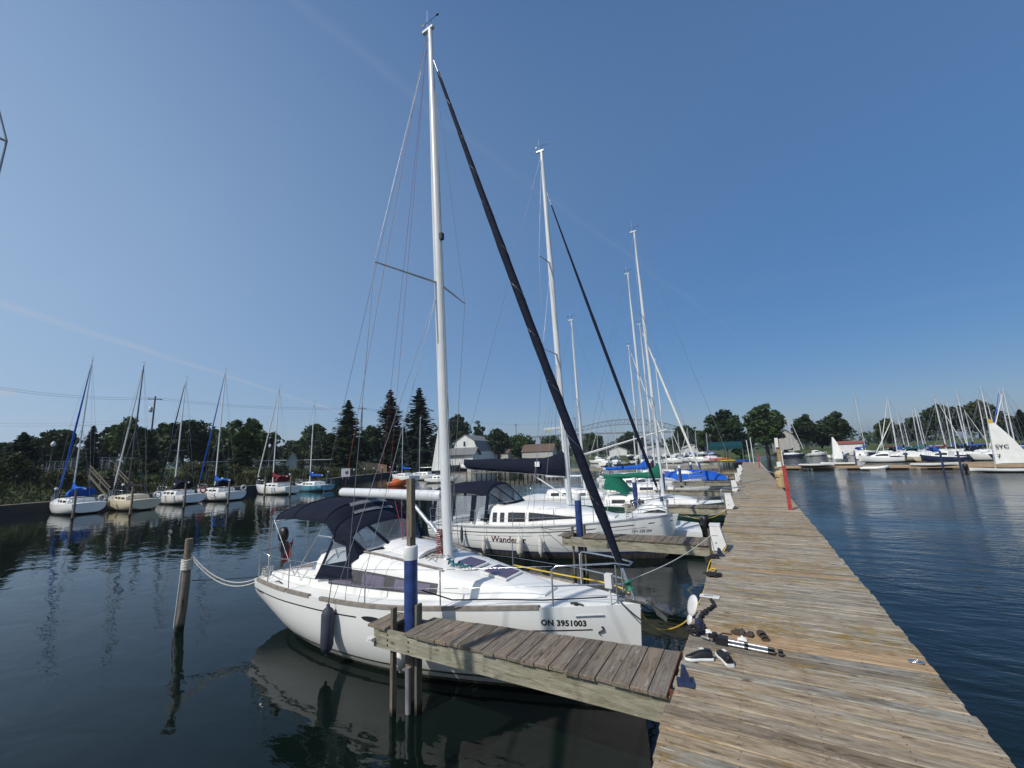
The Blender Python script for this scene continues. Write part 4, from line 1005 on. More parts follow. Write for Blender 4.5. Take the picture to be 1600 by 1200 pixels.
for x0, x1, q0, q1 in ((2.45, 2.85, .28, .72), (3.0, 3.18, .2, .82), (3.32, 3.5, .2, .82), (3.66, 4.35, .2, .84), (4.5, 6.3, .22, .86)): W.window(x0, x1, q0, q1, 'pane_dark', n=6, taper=.8 if x1 > 6 else 0.0)
W.letters('Wanderer', .335, .325, .56, 'print_wine', bold=.005, shear=.12, name='name_lettering'); W.letters('ON 228 204', .13, .845, .93, 'print_black', shear=.1, name='registration_number')
WS = [(7.8, 1.05, .25), (11.9, .8, .2)]
W.mast(5.8, 1.76, 17.45, .30, .092, 'spar_white', WS); W.standing(WS, .50, 9.4, fore=False)
W.furled(15.3, 9.30, 1.75, .062, 'canvas_navy', .05, .95)
W.boom(2.92, 4.75, 'spar_white', .095, drop=-.42)
W.sail_cover('canvas_navy', hgt=.66, wid=.26, peak=.28)
MB().box(W.b0-Vector((1.0, .27, -.42)), (.2, .01, .2)).build('cover_label', 'white_plastic', W.t)
b = MB(); b.tube([W.mp(2.05)-Vector((.1, 0, 0)), W.b0-Vector((1.3, 0, .02))], .03, 8); b.build('boom_vang', 'spar_white', W.t)
W.rails([.25, .42, .58, .72], pulpit=(.85, 1.0), pushpit=.12)
rows = [hoop(.15, 2.52, 2.2, 1.15, 13, 2.3), hoop(1.0, 2.66, 2.28, 1.17, 13, 2.3), hoop(2.0, 2.70, 2.28, 1.16, 13, 2.3), hoop(2.75, 2.64, 2.18, 1.12, 13, 2.3)]
WB = bpy.data.objects.new('cockpit_enclosure', None); col.objects.link(WB); WB.parent = W.t
MB().slab(rows, .014).build('canopy_top', 'canvas_navy', WB)
ws = [Vector((3.75-.5*abs(2*i/12-1)**3, -1.0+2.0*i/12, 1.84)) for i in range(13)]; f0 = rows[-1]
u_ = [p.lerp(q, .12) for p, q in zip(f0, ws)]; l_ = [p.lerp(q, .9) for p, q in zip(f0, ws)]
quad_strip(f0, u_, 'windscreen_hem', 'canvas_navy', WB); quad_strip(l_, ws, 'windscreen_hem', 'canvas_navy', WB)
for a, c in ((1, 4), (4, 8), (8, 11)): quad_strip(u_[a:c+1], l_[a:c+1], 'windscreen_pane', 'vinyl', WB, .004)
for i in (1, 4, 8, 11): quad_strip([u_[i]+Vector((.012, -.05, 0)), l_[i]+Vector((.012, -.05, 0))], [u_[i]+Vector((.012, .05, 0)), l_[i]+Vector((.012, .05, 0))], 'windscreen_seam', 'canvas_navy', WB)
for sg in (-1, 1):
    for x0, x1 in ((.25, .42), (1.15, 1.32), (2.1, 2.3), (2.75, 2.9)): MB().slab([[(x0, sg*1.16, 2.2), (x1, sg*1.16, 2.2)], [(x0-.1, sg*1.26, 1.2), (x1-.1, sg*1.26, 1.2)]], .01).build('curtain_strip', 'canvas_navy', WB)
    for x0, x1 in ((.45, 1.1), (1.35, 2.05), (2.32, 2.75)): MB().slab([[(x0, sg*1.155, 2.18), (x1, sg*1.155, 2.18)], [(x0-.05, sg*1.24, 1.3), (x1, sg*1.24, 1.35)]], .005).build('curtain_pane', 'vinyl_dim', WB)
b = MB(); b.lathe([(.0, .17), (.09, .14), (.12, 0), (.09, -.15)], (-.02, .5, 1.75), 10); b.tube([(-.02, .5, 1.6), (-.05, .5, 1.1)], .04, 6); b.build('outboard', 'black_plastic', W.t)
wm = W.t.matrix_basis
for x, lab in ((2.95, 'white fender hanging just before the painted name'), (4.42, 'yellowed white fender covering the end of the painted name'), (5.2, 'white fender hanging forward of the painted name')):
    fender(wm @ Vector((x, -W.hb(x/W.L)-.13, .50)), lab, 'white_fender', .62 if 4.3 < x < 4.6 else .55, .12 if 4.3 < x < 4.6 else .085, .5, 'fenders on the named sloop')
fender(wm @ Vector((1.95, -1.75, .78)), 'dark horizontal fender pad at the stern quarter of the named sloop', 'navy_fender', .5, .06, .4)
line('mooring_line', 'white rope hanging in a coil from the named sloop bow rail', [wm @ Vector((8.1+.06*math.cos(i*.9), -.62+.06*math.sin(i*.9), 1.95-.012*i)) for i in range(60)], .016, 'rope_white')
line('mooring_line', 'white bow rope from the named sloop to the second pedestal', rope_pts(wm @ Vector((9.3, -.2, 1.6)), (-1.05, 18.6, 1.3), .25), .012, 'rope_white')
line('mooring_line', 'dark stern rope from the named sloop to the second finger pile', rope_pts(wm @ Vector((5.2, -1.6, 1.15)), (-4.85, 12.6, 1.5), .12), .010, 'rope_dark')

# ------------------------------------------------------------------ other sailing boats
def yacht(label, loc, rz, L=8.6, bm=1.42, fb=1.0, hull='hull_plain', mast_top=12.0, mast_f=.56, cover='canvas_blue', jib=None, dodger=None, nsp=1, lod=1, group=None, spar='spar_white', buoy=None, rake=.25, name='sailboat', rails=True, deckm='nonskid', cabin_m='gelcoat', boom_z=None, wires=.008, cat='sailboat', spr=.9, jr=.07, keep=()):
    Y = Boat(name, label, cat, loc, rz, L, [(0, bm*.78), (.2, bm*.96), (.42, bm), (.65, bm*.82), (.82, bm*.5), (.93, bm*.22), (1, .02)], [(0, fb*.98), (.4, fb*.94), (.75, fb*1.07), (1, fb*1.26)], [(0, .12), (.12, -.08), (.35, -.35), (.7, -.35), (1, .25)], hull, group, bow_rake=.55, lod=lod)
    Y.deck(deckm, .05)
    k = L/8.9
    Y.cabin([(2.1*k, bm*.66, fb+.42), (3.4*k, bm*.68, fb+.48), (5.0*k, bm*.6, fb+.44), (6.1*k, bm*.42, fb+.33), (6.6*k, bm*.28, fb+.2)], cabin_m, n=10)
    if lod >= 1:
        for a, c in ((.28, .36), (.39, .47), (.50, .60)): Y.window(a*L, c*L, .3, .8, 'pane_dark', n=3)
    sp = [] if nsp == 0 else ([(fb+.6+(mast_top-fb)*.48, spr, .12)] if nsp == 1 else [(fb+.6+(mast_top-fb)*.32, spr, .15), (fb+.6+(mast_top-fb)*.62, spr*.8, .12)])
    Y.mast(mast_f*L, fb+.42, mast_top, rake, .066, spar, sp, head=lod >= 1)
    Y.standing(sp, mast_f-.03, L*.985, r=wires)
    Y.boom(boom_z or fb+1.25, L*.36, spar if spar != 'spar_dark' else 'spar_dark', .06)
    if cover: Y.sail_cover(cover, .24, .15, peak=.5, k=10)
    if jib: Y.furled(mast_top-.5, L*.985, fb*1.26+.25, jr, jib, .03, .94, drum=lod >= 1)
    if rails and lod >= 1: Y.rails([.28, .46, .64, .76], h=.58, pulpit=(.87, 1.0), pushpit=.12, wires=2 if lod > 1 else 1)
    if dodger:
        c = hoop(.24*L, fb+1.35, fb+.75, bm*.66, 9), hoop(.31*L, fb+1.3, fb+.7, bm*.66, 9), hoop(.37*L, fb+.55, fb+.42, bm*.6, 9)
        MB().slab(list(c), .02).build('dodger', dodger, Y.t)
    if buoy: lifebuoy(Y, .02, -bm*.55, fb+.35, buoy)
    return Y
# neighbour in the next berth: only its shroud and spreader reach into the picture, its mast shades the pier
N = yacht('white sloop berthed beside the camera, its spreader reaching in at the left picture edge', (-10.6, -.75, 0), 0.0, L=8.6, bm=1.45, mast_top=11.8, mast_f=.58, cover='canvas_navy', jib=None, nsp=1, lod=2, rake=.1, spr=1.42, wires=.009)

def by_mast(Y, base, top, L, mast_f=.56, **kw):
    m = AY(*base, Y); t = AY(*top, Y); kw.setdefault('rake', .15)
    return yacht(loc=(m.x-mast_f*L, Y, 0), rz=0.0, L=L, mast_f=mast_f, mast_top=t.z, **kw)
by_mast(22.9, (1034, 752), (978, 366), 8.8, label='sloop with dark green sail cover and dark green hull beyond the named sloop', hull='hull_green', cover='canvas_green', dodger='canvas_green', lod=2, boom_z=2.35, jib=None, buoy=None, nsp=2, group='sloops berthed along the long dock')
by_mast(30.2, (1012, 722), (972, 430), 8.6, label='white sloop with bright blue sail cover rising to the mast', cover='canvas_blue', lod=2, boom_z=2.5, nsp=1, group='sloops berthed along the long dock', deckm='cream_gelcoat')
by_mast(26.0, (912, 735), (904, 498), 7.2, label='small white sloop with single slim mast between the blue covered and named sloops', cover=None, nsp=1, spr=.6, group='sloops berthed along the long dock', jib=None)
by_mast(37.8, (1022, 712), (1008, 505), 8.6, label='white sloop with thick white furled jib sloping down to the dock', cover='canvas_navy', jib='sail_white', jr=.10, nsp=2, group='sloops berthed along the long dock')
q = by_mast(45.3, (1000, 712), (985, 540), 8.2, label='white sloop with black sail cover near the far end of the dock', cover='canvas_black', jib='sail_white', group='sloops berthed along the long dock')
by_mast(52.5, (1040, 706), (1030, 560), 8.2, label='farthest white sloop along the dock with no sail cover', cover=None, jib=None, group='sloops berthed along the long dock')
# two loose spars held up on trestles: the white poles crossing behind the jib
a, c = AY(905, 712, 34), AY(1042, 671, 34)
b = MB(); b.tube([a, c], [.07, .05], 8); b.tube([a+Vector((0, .2, -.12)), c+Vector((-.6, .2, -.12))], [.05, .04], 8); b.tube([a+Vector((.1, 0, 0)), (a.x+.1, a.y, .9)], .05, 6); b.tube([c+Vector((-2.6, 0, -.35)), (c.x-2.6, c.y, .9)], .05, 6)
tag(b.build('boom_spar', 'spar_white'), 'pair of long white spars propped up at a slant behind the blue furled jib', 'spar')
# left row: bows to the bank, sterns to us
def left_boat(label, st, top, L, **kw):
    s_ = G(*st, 0); d = math.hypot(s_.x, s_.y); mf = kw.pop('mast_f', .54)
    mz = A(*top, math.hypot(s_.x-mf*L, s_.y)).z
    return yacht(label=label, loc=(s_.x, s_.y, 0), rz=math.pi+kw.pop('turn', 0.0), L=L, mast_top=mz, mast_f=mf, group='sailboats along the left bank', **kw)
left_boat('white sailboat with bright blue boom cover and blue furled jib, leftmost on the bank', (138, 803), (128, 562), 9.0, bm=1.5, cover='canvas_blue', jib='canvas_blue', dodger='canvas_blue', buoy='white_plastic', lod=2, jr=.085, spar='spar_silver')
left_boat('cream hulled sailboat with black mast and white lifebuoy on the stern rail', (228, 797), (213, 570), 8.6, hull='hull_cream', cover='canvas_black', spar='spar_dark', jib='sail_white', buoy='white_plastic', lod=2, deckm='cream_gelcoat', cabin_m='cream_gelcoat')
left_boat('white sailboat with dark navy boom cover and red lifebuoy', (303, 787), (283, 592), 9.0, cover='canvas_navy', jib='canvas_navy', dodger='canvas_navy', buoy='flag_red', nsp=2, lod=2)
left_boat('white sailboat with light blue boom cover and dark blue furled jib', (368, 782), (346, 580), 8.8, cover='canvas_blue', jib='canvas_blue', dodger='canvas_navy', lod=2, buoy='white_plastic')
left_boat('cream white sailboat with maroon boom cover and maroon dodger', (458, 772), (438, 606), 8.6, cover='canvas_maroon', dodger='canvas_maroon', jib='sail_white', lod=2)
left_boat('pale blue hulled sailboat with blue boom cover beside the maroon covered one', (512, 767), (484, 630), 7.4, hull='hull_light_blue', cover='canvas_blue', lod=1, fb=.85)
# boats in the middle distance, in front of the white barn
def mid_boat(label, wl, top, L, rz=2.9, **kw):
    p = G(*wl, 0); mf = .54; dirv = Vector((math.cos(rz), math.sin(rz), 0)); lo_ = p-dirv*mf*L
    return yacht(label=label, loc=(lo_.x, lo_.y, 0), rz=rz, L=L, mast_top=A(*top, math.hypot(p.x, p.y)).z, mast_f=mf, **kw)
mid_boat('white sailboat with plain aluminium mast left of the white hoisted sail', (628, 752), (631, 652), 7.5, cover='canvas_blue', group='boats in front of the barn', spar='spar_silver')
mid_boat('small white sailboat with grey mast right before the low white house', (655, 750), (652, 653), 7.0, cover=None, group='boats in front of the barn', spar='spar_silver', rz=3.4)
# dinghy with its sail up
p = G(690, 754, 0); dg = yacht('open white sailboat with its tall white mainsail hoisted, behind the big mast', (p.x-2.6, p.y-.6, 0), .25, L=5.6, bm=1.0, fb=.7, mast_top=A(692, 630, math.hypot(p.x, p.y)).z, cover=None, nsp=0, group=None, rails=False)
t0 = dg.mp(dg.mtop-.3); c0 = dg.b0; e0 = dg.b1
rows = [[(c0.lerp(t0, i/10)).lerp(e0.lerp(t0, i/10), j/6)+Vector((-.06, .10*math.sin(math.pi*j/6)*(1-i/12), .08)) for j in range(7)] for i in range(11)]
hs_ = MB().slab(rows, .01).build('mainsail', 'sail_white', dg.t)
# orange tender
p = G(606, 760, 0)
ob = Boat('motorboat', 'small orange red workboat moored by the walkway', 'boat', (p.x, p.y, 0), .5, 2.8, [(0, .6), (.4, .7), (.75, .5), (1, .03)], [(0, .6), (.5, .65), (1, .95)], [(0, -.05), (.5, -.2), (1, .1)], 'skin_orange', lod=1); ob.deck('nonskid', .02)
ob.cabin([(.7, .40, 1.05), (1.2, .42, 1.1), (1.8, .35, .9), (2.1, .25, .75)], 'skin_orange', 6)
# right-hand moorings beyond the floating dock
RM = [((1386, 620), 715), ((1404, 643), 716), ((1413, 656), 712), ((1424, 641), 716), ((1431, 631), 719), ((1436, 640), 711), ((1462, 616), 712), ((1465, 632), 718), ((1472, 626), 713), ((1479, 630), 720), ((1494, 610), 714), ((1498, 634), 719), ((1527, 626), 714), ((1531, 603), 719), ((1545, 625), 712), ((1560, 607), 716), ((1566, 607), 720), ((1372, 654), 712), ((1337, 612), 711), ((1231, 643), 715), ((1392, 652), 720), ((1510, 640), 711)]
covs = ['canvas_blue', 'canvas_navy', None, 'canvas_blue', 'canvas_green', 'canvas_navy', None, 'canvas_maroon', 'canvas_blue', 'canvas_black']
ords = ['first', 'second', 'third', 'fourth', 'fifth', 'sixth', 'seventh', 'eighth', 'ninth', 'tenth', 'eleventh', 'twelfth', '13th', '14th', '15th', '16th', '17th', '18th', '19th', '20th', '21st', '22nd']
rk = {i: n for n, i in enumerate(sorted(range(len(RM)), key=lambda i: RM[i][0][0]))}
rr_ = random.Random(77)
for i, (tp, wl) in enumerate(RM):
    lean = .215*(wl-tp[1])*((tp[0]-700)/800.0)
    p = G(tp[0]+lean, wl, 0); d = math.hypot(p.x, p.y); ang = rr_.choice((.35, .35+math.pi))+rr_.uniform(-.12, .12); L = rr_.uniform(7, 9); cv = covs[i % 10]
    dv = Vector((math.cos(ang), math.sin(ang), 0))*.56*L
    yacht('%s mast from the left among the right-hand moorings, white sailboat with %s boom' % (ords[rk[i]], {'canvas_blue': 'blue covered', 'canvas_navy': 'navy covered', None: 'bare', 'canvas_green': 'green covered', 'canvas_maroon': 'maroon covered', 'canvas_black': 'black covered'}[cv]),
          (p.x-dv.x, p.y-dv.y, 0), ang, L=L, bm=1.35, fb=rr_.uniform(.85, 1.05), hull=rr_.choice(['hull_plain', 'hull_plain', 'hull_plain', 'hull_navy']), mast_top=A(tp[0], tp[1], d).z, cover=cv, jib=rr_.choice([None, None, 'sail_white', 'canvas_blue']), dodger=rr_.choice([None, 'canvas_navy', 'canvas_blue']), lod=0, wires=.014, group='sailboats on the right-hand moorings', rails=False)
# small motor boats between them
def motorboat(label, loc, rz, L=6.2, hull='hull_plain', top='gelcoat', name='motorboat', group=None):
    m = Boat(name, label, 'boat', loc, rz, L, [(0, 1.05), (.5, 1.15), (.8, .75), (1, .03)], [(0, .8), (.5, .95), (1, 1.25)], [(0, -.05), (.6, -.25), (1, .2)], hull, group, lod=1); m.deck('nonskid', .03)
    m.cabin([(.30*L, .8, 1.75), (.40*L, .82, 1.85), (.55*L, .74, 1.62), (.72*L, .4, 1.2)], top, 8); m.window(.32*L, .6*L, .35, .9, 'pane_dark', n=4)
    b = MB(); b.lathe([(.0, .5), (.13, .46), (.16, .3), (.1, .1), (.07, -.3)], (-.18, 0, .75), 10); b.build('outboard', 'black_plastic', m.t); return m
for i, (px, py, lab) in enumerate(((1262, 713, 'white cabin motorboat moored left of the little white sail'), (1300, 716, 'white motorboat with dark windows behind the little white sail'), (1345, 718, 'dark trimmed motorboat left of the dense masts'), (1440, 721, 'cream motorboat among the dense masts'), (1512, 722, 'dark blue motorboat in front of the willow'), (1415, 722, 'white runabout between the first masts on the right'))):
    p = G(px, py, 0); motorboat(lab, (p.x, p.y, 0), .35+i*.5, 5.6+.3*(i % 3), 'hull_navy' if i in (4,) else ('hull_cream' if i == 3 else 'hull_plain'), group='motorboats on the right-hand moorings')
# far floating docks of pale timber
def float_dock(a, c, w, label):
    a, c = Vector(a), Vector(c); d = (c-a); L = d.length; rz = math.atan2(d.y, d.x); t = thing('floating_dock', label, 'dock', a, rz, 'pale floating docks')
    n = int(L/.3); b = MB()
    for i in range(n): b.box((.15+i*.3, w/2, .47+rnd.uniform(-.004, .004)), (.285, w, .04))
    tag(b.build('deck_boards', 'plank_pale', t), kind='stuff')
    for yy in (-.03, w+.03): MB().box((L/2, yy, .33), (L, .05, .26)).build('fascia', 'plank_pale', t)
    for i in range(max(2, int(L/4))): MB().box((2+i*4.0, w/2, .10), (2.2, w-.3, .36)).build('float', 'black_plastic', t)
    return t
a, c = G(1222, 734, 0), G(1600, 733, 0); a.z = c.z = 0; dv = (c-a).normalized()
float_dock(a-dv*1.0, c+dv*9, 2.2, 'pale timber floating dock crossing the right-hand water, front one')
nb = Vector((-dv.y, dv.x, 0)); float_dock(a+dv*14+nb*7, c+dv*9+nb*7, 2.0, 'second pale timber floating dock behind the front one')
def dock_pile(p, label, h=2.6, group='dark piles of the floating docks', r=.095, mat='navy_paint', cap=False):
    t = thing('mooring_pile', label, 'pile', (p.x, p.y, 0), 0, group); MB().tube([(0, 0, -1), (0, 0, h)], r, 10).build('timber_post', mat, t)
    if cap: MB().lathe([(r+.01, h-.05), (r+.012, h+.10), (r*.6, h+.15), (0, h+.16)], n=10).build('cap', 'white_plastic', t)
for (px, py), lab in (((1475, 736), 'dark pile standing before the little dinghy on the floating dock'), ((1503, 738), 'dark leaning pile at the middle of the floating dock'), ((1265, 733), 'short dark pile at the left part of the floating dock'), ((1338, 725), 'dark pile behind the inflatable dinghy')):
    dock_pile(G(px, py, 0), lab, 2.3 if px != 1265 else .9)
# dinghies on and by the floating dock
def dinghy(label, loc, rz, L, mast_h, bf=.52, heel=0.0, hull='hull_plain', jib=False, num=None):
    d = Boat('dinghy', label, 'dinghy', loc, rz, L, [(0, .55), (.4, .72), (.75, .5), (1, .03)], [(0, .36), (.5, .36), (1, .5)], [(0, .02), (.5, -.08), (1, .1)], hull, lod=1); d.deck('nonskid', .03)
    if mast_h:
        d.mast(.62*L, .36, mast_h, .25, .035, 'spar_silver', head=False); d.boom(.9, L*bf, 'spar_silver', .03, gap=.05)
        t0, c0, e0 = d.mp(mast_h-.05), d.b0, d.b1
        rows = [[c0.lerp(t0, i/10).lerp(e0.lerp(t0+Vector((-.12, 0, 0)), i/10)+Vector((-.22*math.sin(math.pi*i/10), 0, 0)), j/6)+Vector((-.03, .14*math.sin(math.pi*j/6)*(1-i/13), .05)) for j in range(7)] for i in range(11)]
        s_ = MB().slab(rows, .008).build('mainsail', 'sail_white', d.t)
        if jib:
            jr = [[d.mp(mast_h*.78).lerp(Vector((L*.97, 0, .5)), i/8).lerp(Vector((.64*L, .3, .62)).lerp(d.mp(mast_h*.78), 1-i/8), j/5*.98)+Vector((0, .05*math.sin(math.pi*j/5), 0)) for j in range(6)] for i in range(1, 9)]
            MB().slab(jr, .008).build('jib', 'sail_white', d.t)
        if num:
            pk = [[rows[i][j]+Vector((0, .02, 0)) for j in (0, 2, 4, 6)] for i in (9, 10)]; MB().slab(pk, .004).build('sail_patch', 'kayak_yellow', s_)
            for body, z, size in (('SYC', 2.3, .55), ('7', 1.45, .5)):
                me = text_mesh(body, size, .001, .01); me.materials.clear(); me.materials.append(MATS['print_black'])
                o = bpy.data.objects.new('sail_lettering', me); col.objects.link(o); o.parent = s_
                o.location = (d.mp(2).x-.22, .22, z*mast_h/5.0-.1); o.rotation_euler = (R_(90), 0, R_(180))
    d.t.rotation_euler = (heel, 0, rz)
    return d
pd = G(1600, 727, .45)
dinghy('white training dinghy with sail lettered SYC and yellow peak patch at the right edge', G(1557, 738, 0)+Vector((math.cos(R_(-10)), math.sin(R_(-10)), 0))*3.1, R_(170), 5.0, A(1559, 655, 71).z, jib=False, num=True)
p = G(1352, 727, .5); dinghy('little white dinghy with its narrow sail half set on the floating dock', (p.x-1.0, p.y+.2, .52), R_(165), 4.0, 4.1, bf=.27, heel=R_(7))
t = thing('inflatable_dinghy', 'white inflatable dinghy tied to the floating dock', 'dinghy', G(1346, 735, 0)+Vector((0, 0, .1)), R_(-18))
b = MB(); b.tube([(0, -.55, .2), (1.6, -.55, .2), (2.3, -.4, .28), (2.65, 0, .36), (2.3, .4, .28), (1.6, .55, .2), (0, .55, .2)], [.16, .2, .2, .19, .2, .2, .16], 10); b.build('tube', 'white_plastic', t)
MB().box((1.0, 0, .12), (2.0, .8, .06)).build('floor', 'galv', t); MB().box((.1, 0, .28), (.06, .8, .34)).build('transom', 'frame_dark', t)
p = G(1510, 737, 0); t = thing('outboard_motor', 'black outboard motor tilted up at the stern of the training dinghy', 'outboard', (p.x, p.y, .35)); MB().lathe([(.0, .55), (.2, .5), (.26, .25), (.16, .0), (.09, -.35)], n=12).build('cowl', 'black_plastic', t)
for px, lab in ((1425, 'white low skiff lying along the far side of the floating dock'), (1250, 'grey low skiff on the left part of the floating dock')):
    p = G(px, 729, .5); dinghy(lab, (p.x, p.y+.3, .50), R_(-20), 4.2, 0)

# ================================================================== LAND: trees, houses, cars, poles, bridge
def leaf_quad(mb, p, s, r):
    a = Vector((r.gauss(0, 1), r.gauss(0, 1), r.gauss(0, .7))); a.normalize(); b_ = a.cross(Vector((r.gauss(0, 1), r.gauss(0, 1), r.gauss(0, 1)))).normalized()
    w = s*r.uniform(.6, 1.2); mb.add([p-a*w, p+b_*w*.55, p+a*w, p-b_*w*.55], [(0, 1, 2, 3)])
def deciduous(label, base, hgt, wid, leafm, seed, n=4200, ls=None, group='trees along the shore', low=.18, name='deciduous_tree'):
    r = random.Random(seed); t = thing(name, label, 'tree', base, 0, group); ls = ls or .048*wid+.10
    b = MB(); b.tube([(0, 0, -.4), (.1, 0, hgt*.2), (.05, .1, hgt*.45)], [wid*.045+.08, wid*.035+.06, wid*.02+.03], 8)
    for k in range(6):
        a = k*1.05+r.uniform(0, .5); z = hgt*r.uniform(.2, .42); b.tube([(0, 0, z), (math.cos(a)*wid*.18, math.sin(a)*wid*.18, z+hgt*.14), (math.cos(a)*wid*.33, math.sin(a)*wid*.33, z+hgt*.27)], [wid*.02+.03, wid*.013+.02, .02], 5)
    b.build('trunk', 'bark', t)
    clumps = []
    lob = [(r.uniform(0, 6.283), r.uniform(.7, 1.15), r.uniform(-.6, .6)) for _ in range(5)]
    for _ in range(90):
        u = r.uniform(-1, 1); th = r.uniform(0, 6.283); q = r.random()**.4; s = math.sqrt(1-u*u)
        zz = u*q; taper = (1-.25*max(0, zz))*(1+.22*math.sin(2*th+seed)+.12*math.sin(3*th+seed*2))
        clumps.append((Vector((math.cos(th)*s*q*wid*.43*taper, math.sin(th)*s*q*wid*.43*taper, hgt*(low+(1-low)/2)+zz*hgt*(1-low)*.45)), wid*r.uniform(.08, .16)))
    b = MB()
    for _ in range(n):
        c, rad = r.choice(clumps); d = Vector((r.gauss(0, 1), r.gauss(0, 1), r.gauss(0, 1))).normalized()*rad*r.uniform(.55, 1.08); d.z *= .75; leaf_quad(b, c+d, ls, r)
    tag(b.build('crown', leafm, t)); return t
def conifer(label, base, hgt, wid, leafm, seed, group='trees along the shore', dens=1.0, name='conifer_tree', irregular=.25):
    r = random.Random(seed); t = thing(name, label, 'tree', base, 0, group)
    MB().tube([(0, 0, -.4), (0, 0, hgt*.5), (0, 0, hgt*.99)], [wid*.045+.05, wid*.025+.03, .02], 7).build('trunk', 'bark', t)
    b = MB(); nl = int(46*dens)
    for i in range(nl):
        f = i/(nl-1); z = hgt*(.06+.93*f); rad = wid*.64*(1-f)**.72*(1+irregular*r.uniform(-1, 1))+.10
        nb_ = max(7, int(17*(1-f)+7))
        for k in range(nb_):
            a = r.uniform(0, 6.283); L = rad*r.uniform(.7, 1.1); dz = -L*.22
            for m in range(6):
                q = (m+.6)/6; p = Vector((math.cos(a)*L*q, math.sin(a)*L*q, z+dz*q+r.uniform(-.1, .1)+(.12*L if q > .85 else 0)))
                s = (.75+.55*(1-q))*(.06*wid+.12)*(.55+.45*min(1, L/(wid*.3))); d = Vector((math.cos(a), math.sin(a), -.25)); sd = Vector((-math.sin(a), math.cos(a), r.uniform(-.3, .3)))
                b.add([p-d*s*.7, p+sd*s, p+d*s*1.0, p-sd*s], [(0, 1, 2, 3)])
    tag(b.build('crown', leafm, t)); return t
def px_tree(kind, label, xc, ytop, hw, d, leafm, seed, **kw):
    """crown centre column, crown top and half width in photo pixels, at distance d; stands on the ground there"""
    c = A(xc, ytop, d); gz = ground_z(c.x, c.y); l_, r_ = A(xc-hw, ytop+20, d), A(xc+hw, ytop+20, d); w = (r_-l_).length
    return (deciduous if kind == 'd' else conifer)(label, (c.x, c.y, gz), c.z-gz, w, leafm, seed, **kw)
T = [('c', 'dark spruce at the left edge before the brick house', 38, 676, 37, 78, 'leaf_spruce'), ('d', 'rounded tree behind the gabled brick house', 92, 667, 42, 125, 'leaf_dark'), ('c', 'slim dark spruce right of the brick house', 147, 665, 20, 105, 'leaf_spruce'),
     ('d', 'tall bushy tree behind the black mast', 205, 650, 40, 118, 'leaf_mid'), ('c', 'broad dark cedar behind the wooden stairs', 232, 676, 26, 92, 'leaf_dark'), ('d', 'dense dark tree left of the silver car', 290, 654, 48, 112, 'leaf_dark'),
     ('d', 'bright green tree behind the second blue jib', 385, 654, 46, 108, 'leaf_mid'), ('c', 'dark bushy cedar standing in the car row', 378, 694, 19, 88, 'leaf_dark'), ('d', 'far low tree left of the short slim mast', 455, 690, 34, 170, 'leaf_dark'),
     ('d', 'round grey green tree behind the parked pickup', 492, 660, 27, 150, 'leaf_mid'), ('d', 'olive bush tree beside the tall open conifer', 520, 676, 30, 128, 'leaf_olive'), ('c', 'tall open conifer with layered branches', 545, 625, 32, 118, 'leaf_dark'),
     ('d', 'light green tree between the conifers', 582, 664, 22, 140, 'leaf_mid'), ('c', 'left of the two tallest dark spruces', 610, 609, 31, 122, 'leaf_spruce'), ('c', 'right of the two tallest dark spruces', 655, 606, 37, 118, 'leaf_spruce'),
     ('d', 'tree rising behind the grey barn roof', 715, 649, 24, 190, 'leaf_dark'), ('d', 'small round tree beside the barn gable', 748, 656, 13, 200, 'leaf_dark'), ('d', 'dark tree right of the white barn', 778, 670, 22, 185, 'leaf_dark'),
     ('d', 'low hedge tree before the long bridge', 812, 680, 26, 210, 'leaf_mid'), ('d', 'tree below the left end of the bridge arch', 925, 676, 18, 320, 'leaf_mid'), ('d', 'tree beneath the bridge arch', 985, 676, 24, 330, 'leaf_dark'),
     ('d', 'tree at the right foot of the bridge arch', 1068, 666, 28, 240, 'leaf_dark'), ('d', 'broad dark maple at the far end of the dock', 1126, 641, 34, 165, 'leaf_dark'), ('d', 'tall bright tree right of the dark maple', 1188, 627, 34, 172, 'leaf_mid'),
     ('d', 'dark tree right of the lone white mast', 1252, 646, 24, 190, 'leaf_dark'), ('d', 'spreading dark tree left of the white bungalow', 1300, 644, 30, 195, 'leaf_dark'), ('d', 'low tree right of the white bungalow', 1383, 654, 24, 215, 'leaf_mid'),
     ('d', 'large dark tree behind the dense masts', 1470, 630, 40, 185, 'leaf_dark'), ('d', 'wide willow like tree behind the tallest right masts', 1520, 627, 40, 190, 'leaf_olive'), ('c', 'dark conifer at the right edge', 1592, 640, 24, 170, 'leaf_spruce'), ('d', 'hazy far tree behind the crane', 860, 678, 20, 260, 'leaf_mid'), ('d', 'low tree left of the dark maple', 1095, 672, 18, 210, 'leaf_mid')]
for i, (k, lab, xc, yt, hw, d, lm) in enumerate(T): px_tree(k, lab, xc, yt, hw, d, lm, 100+i)
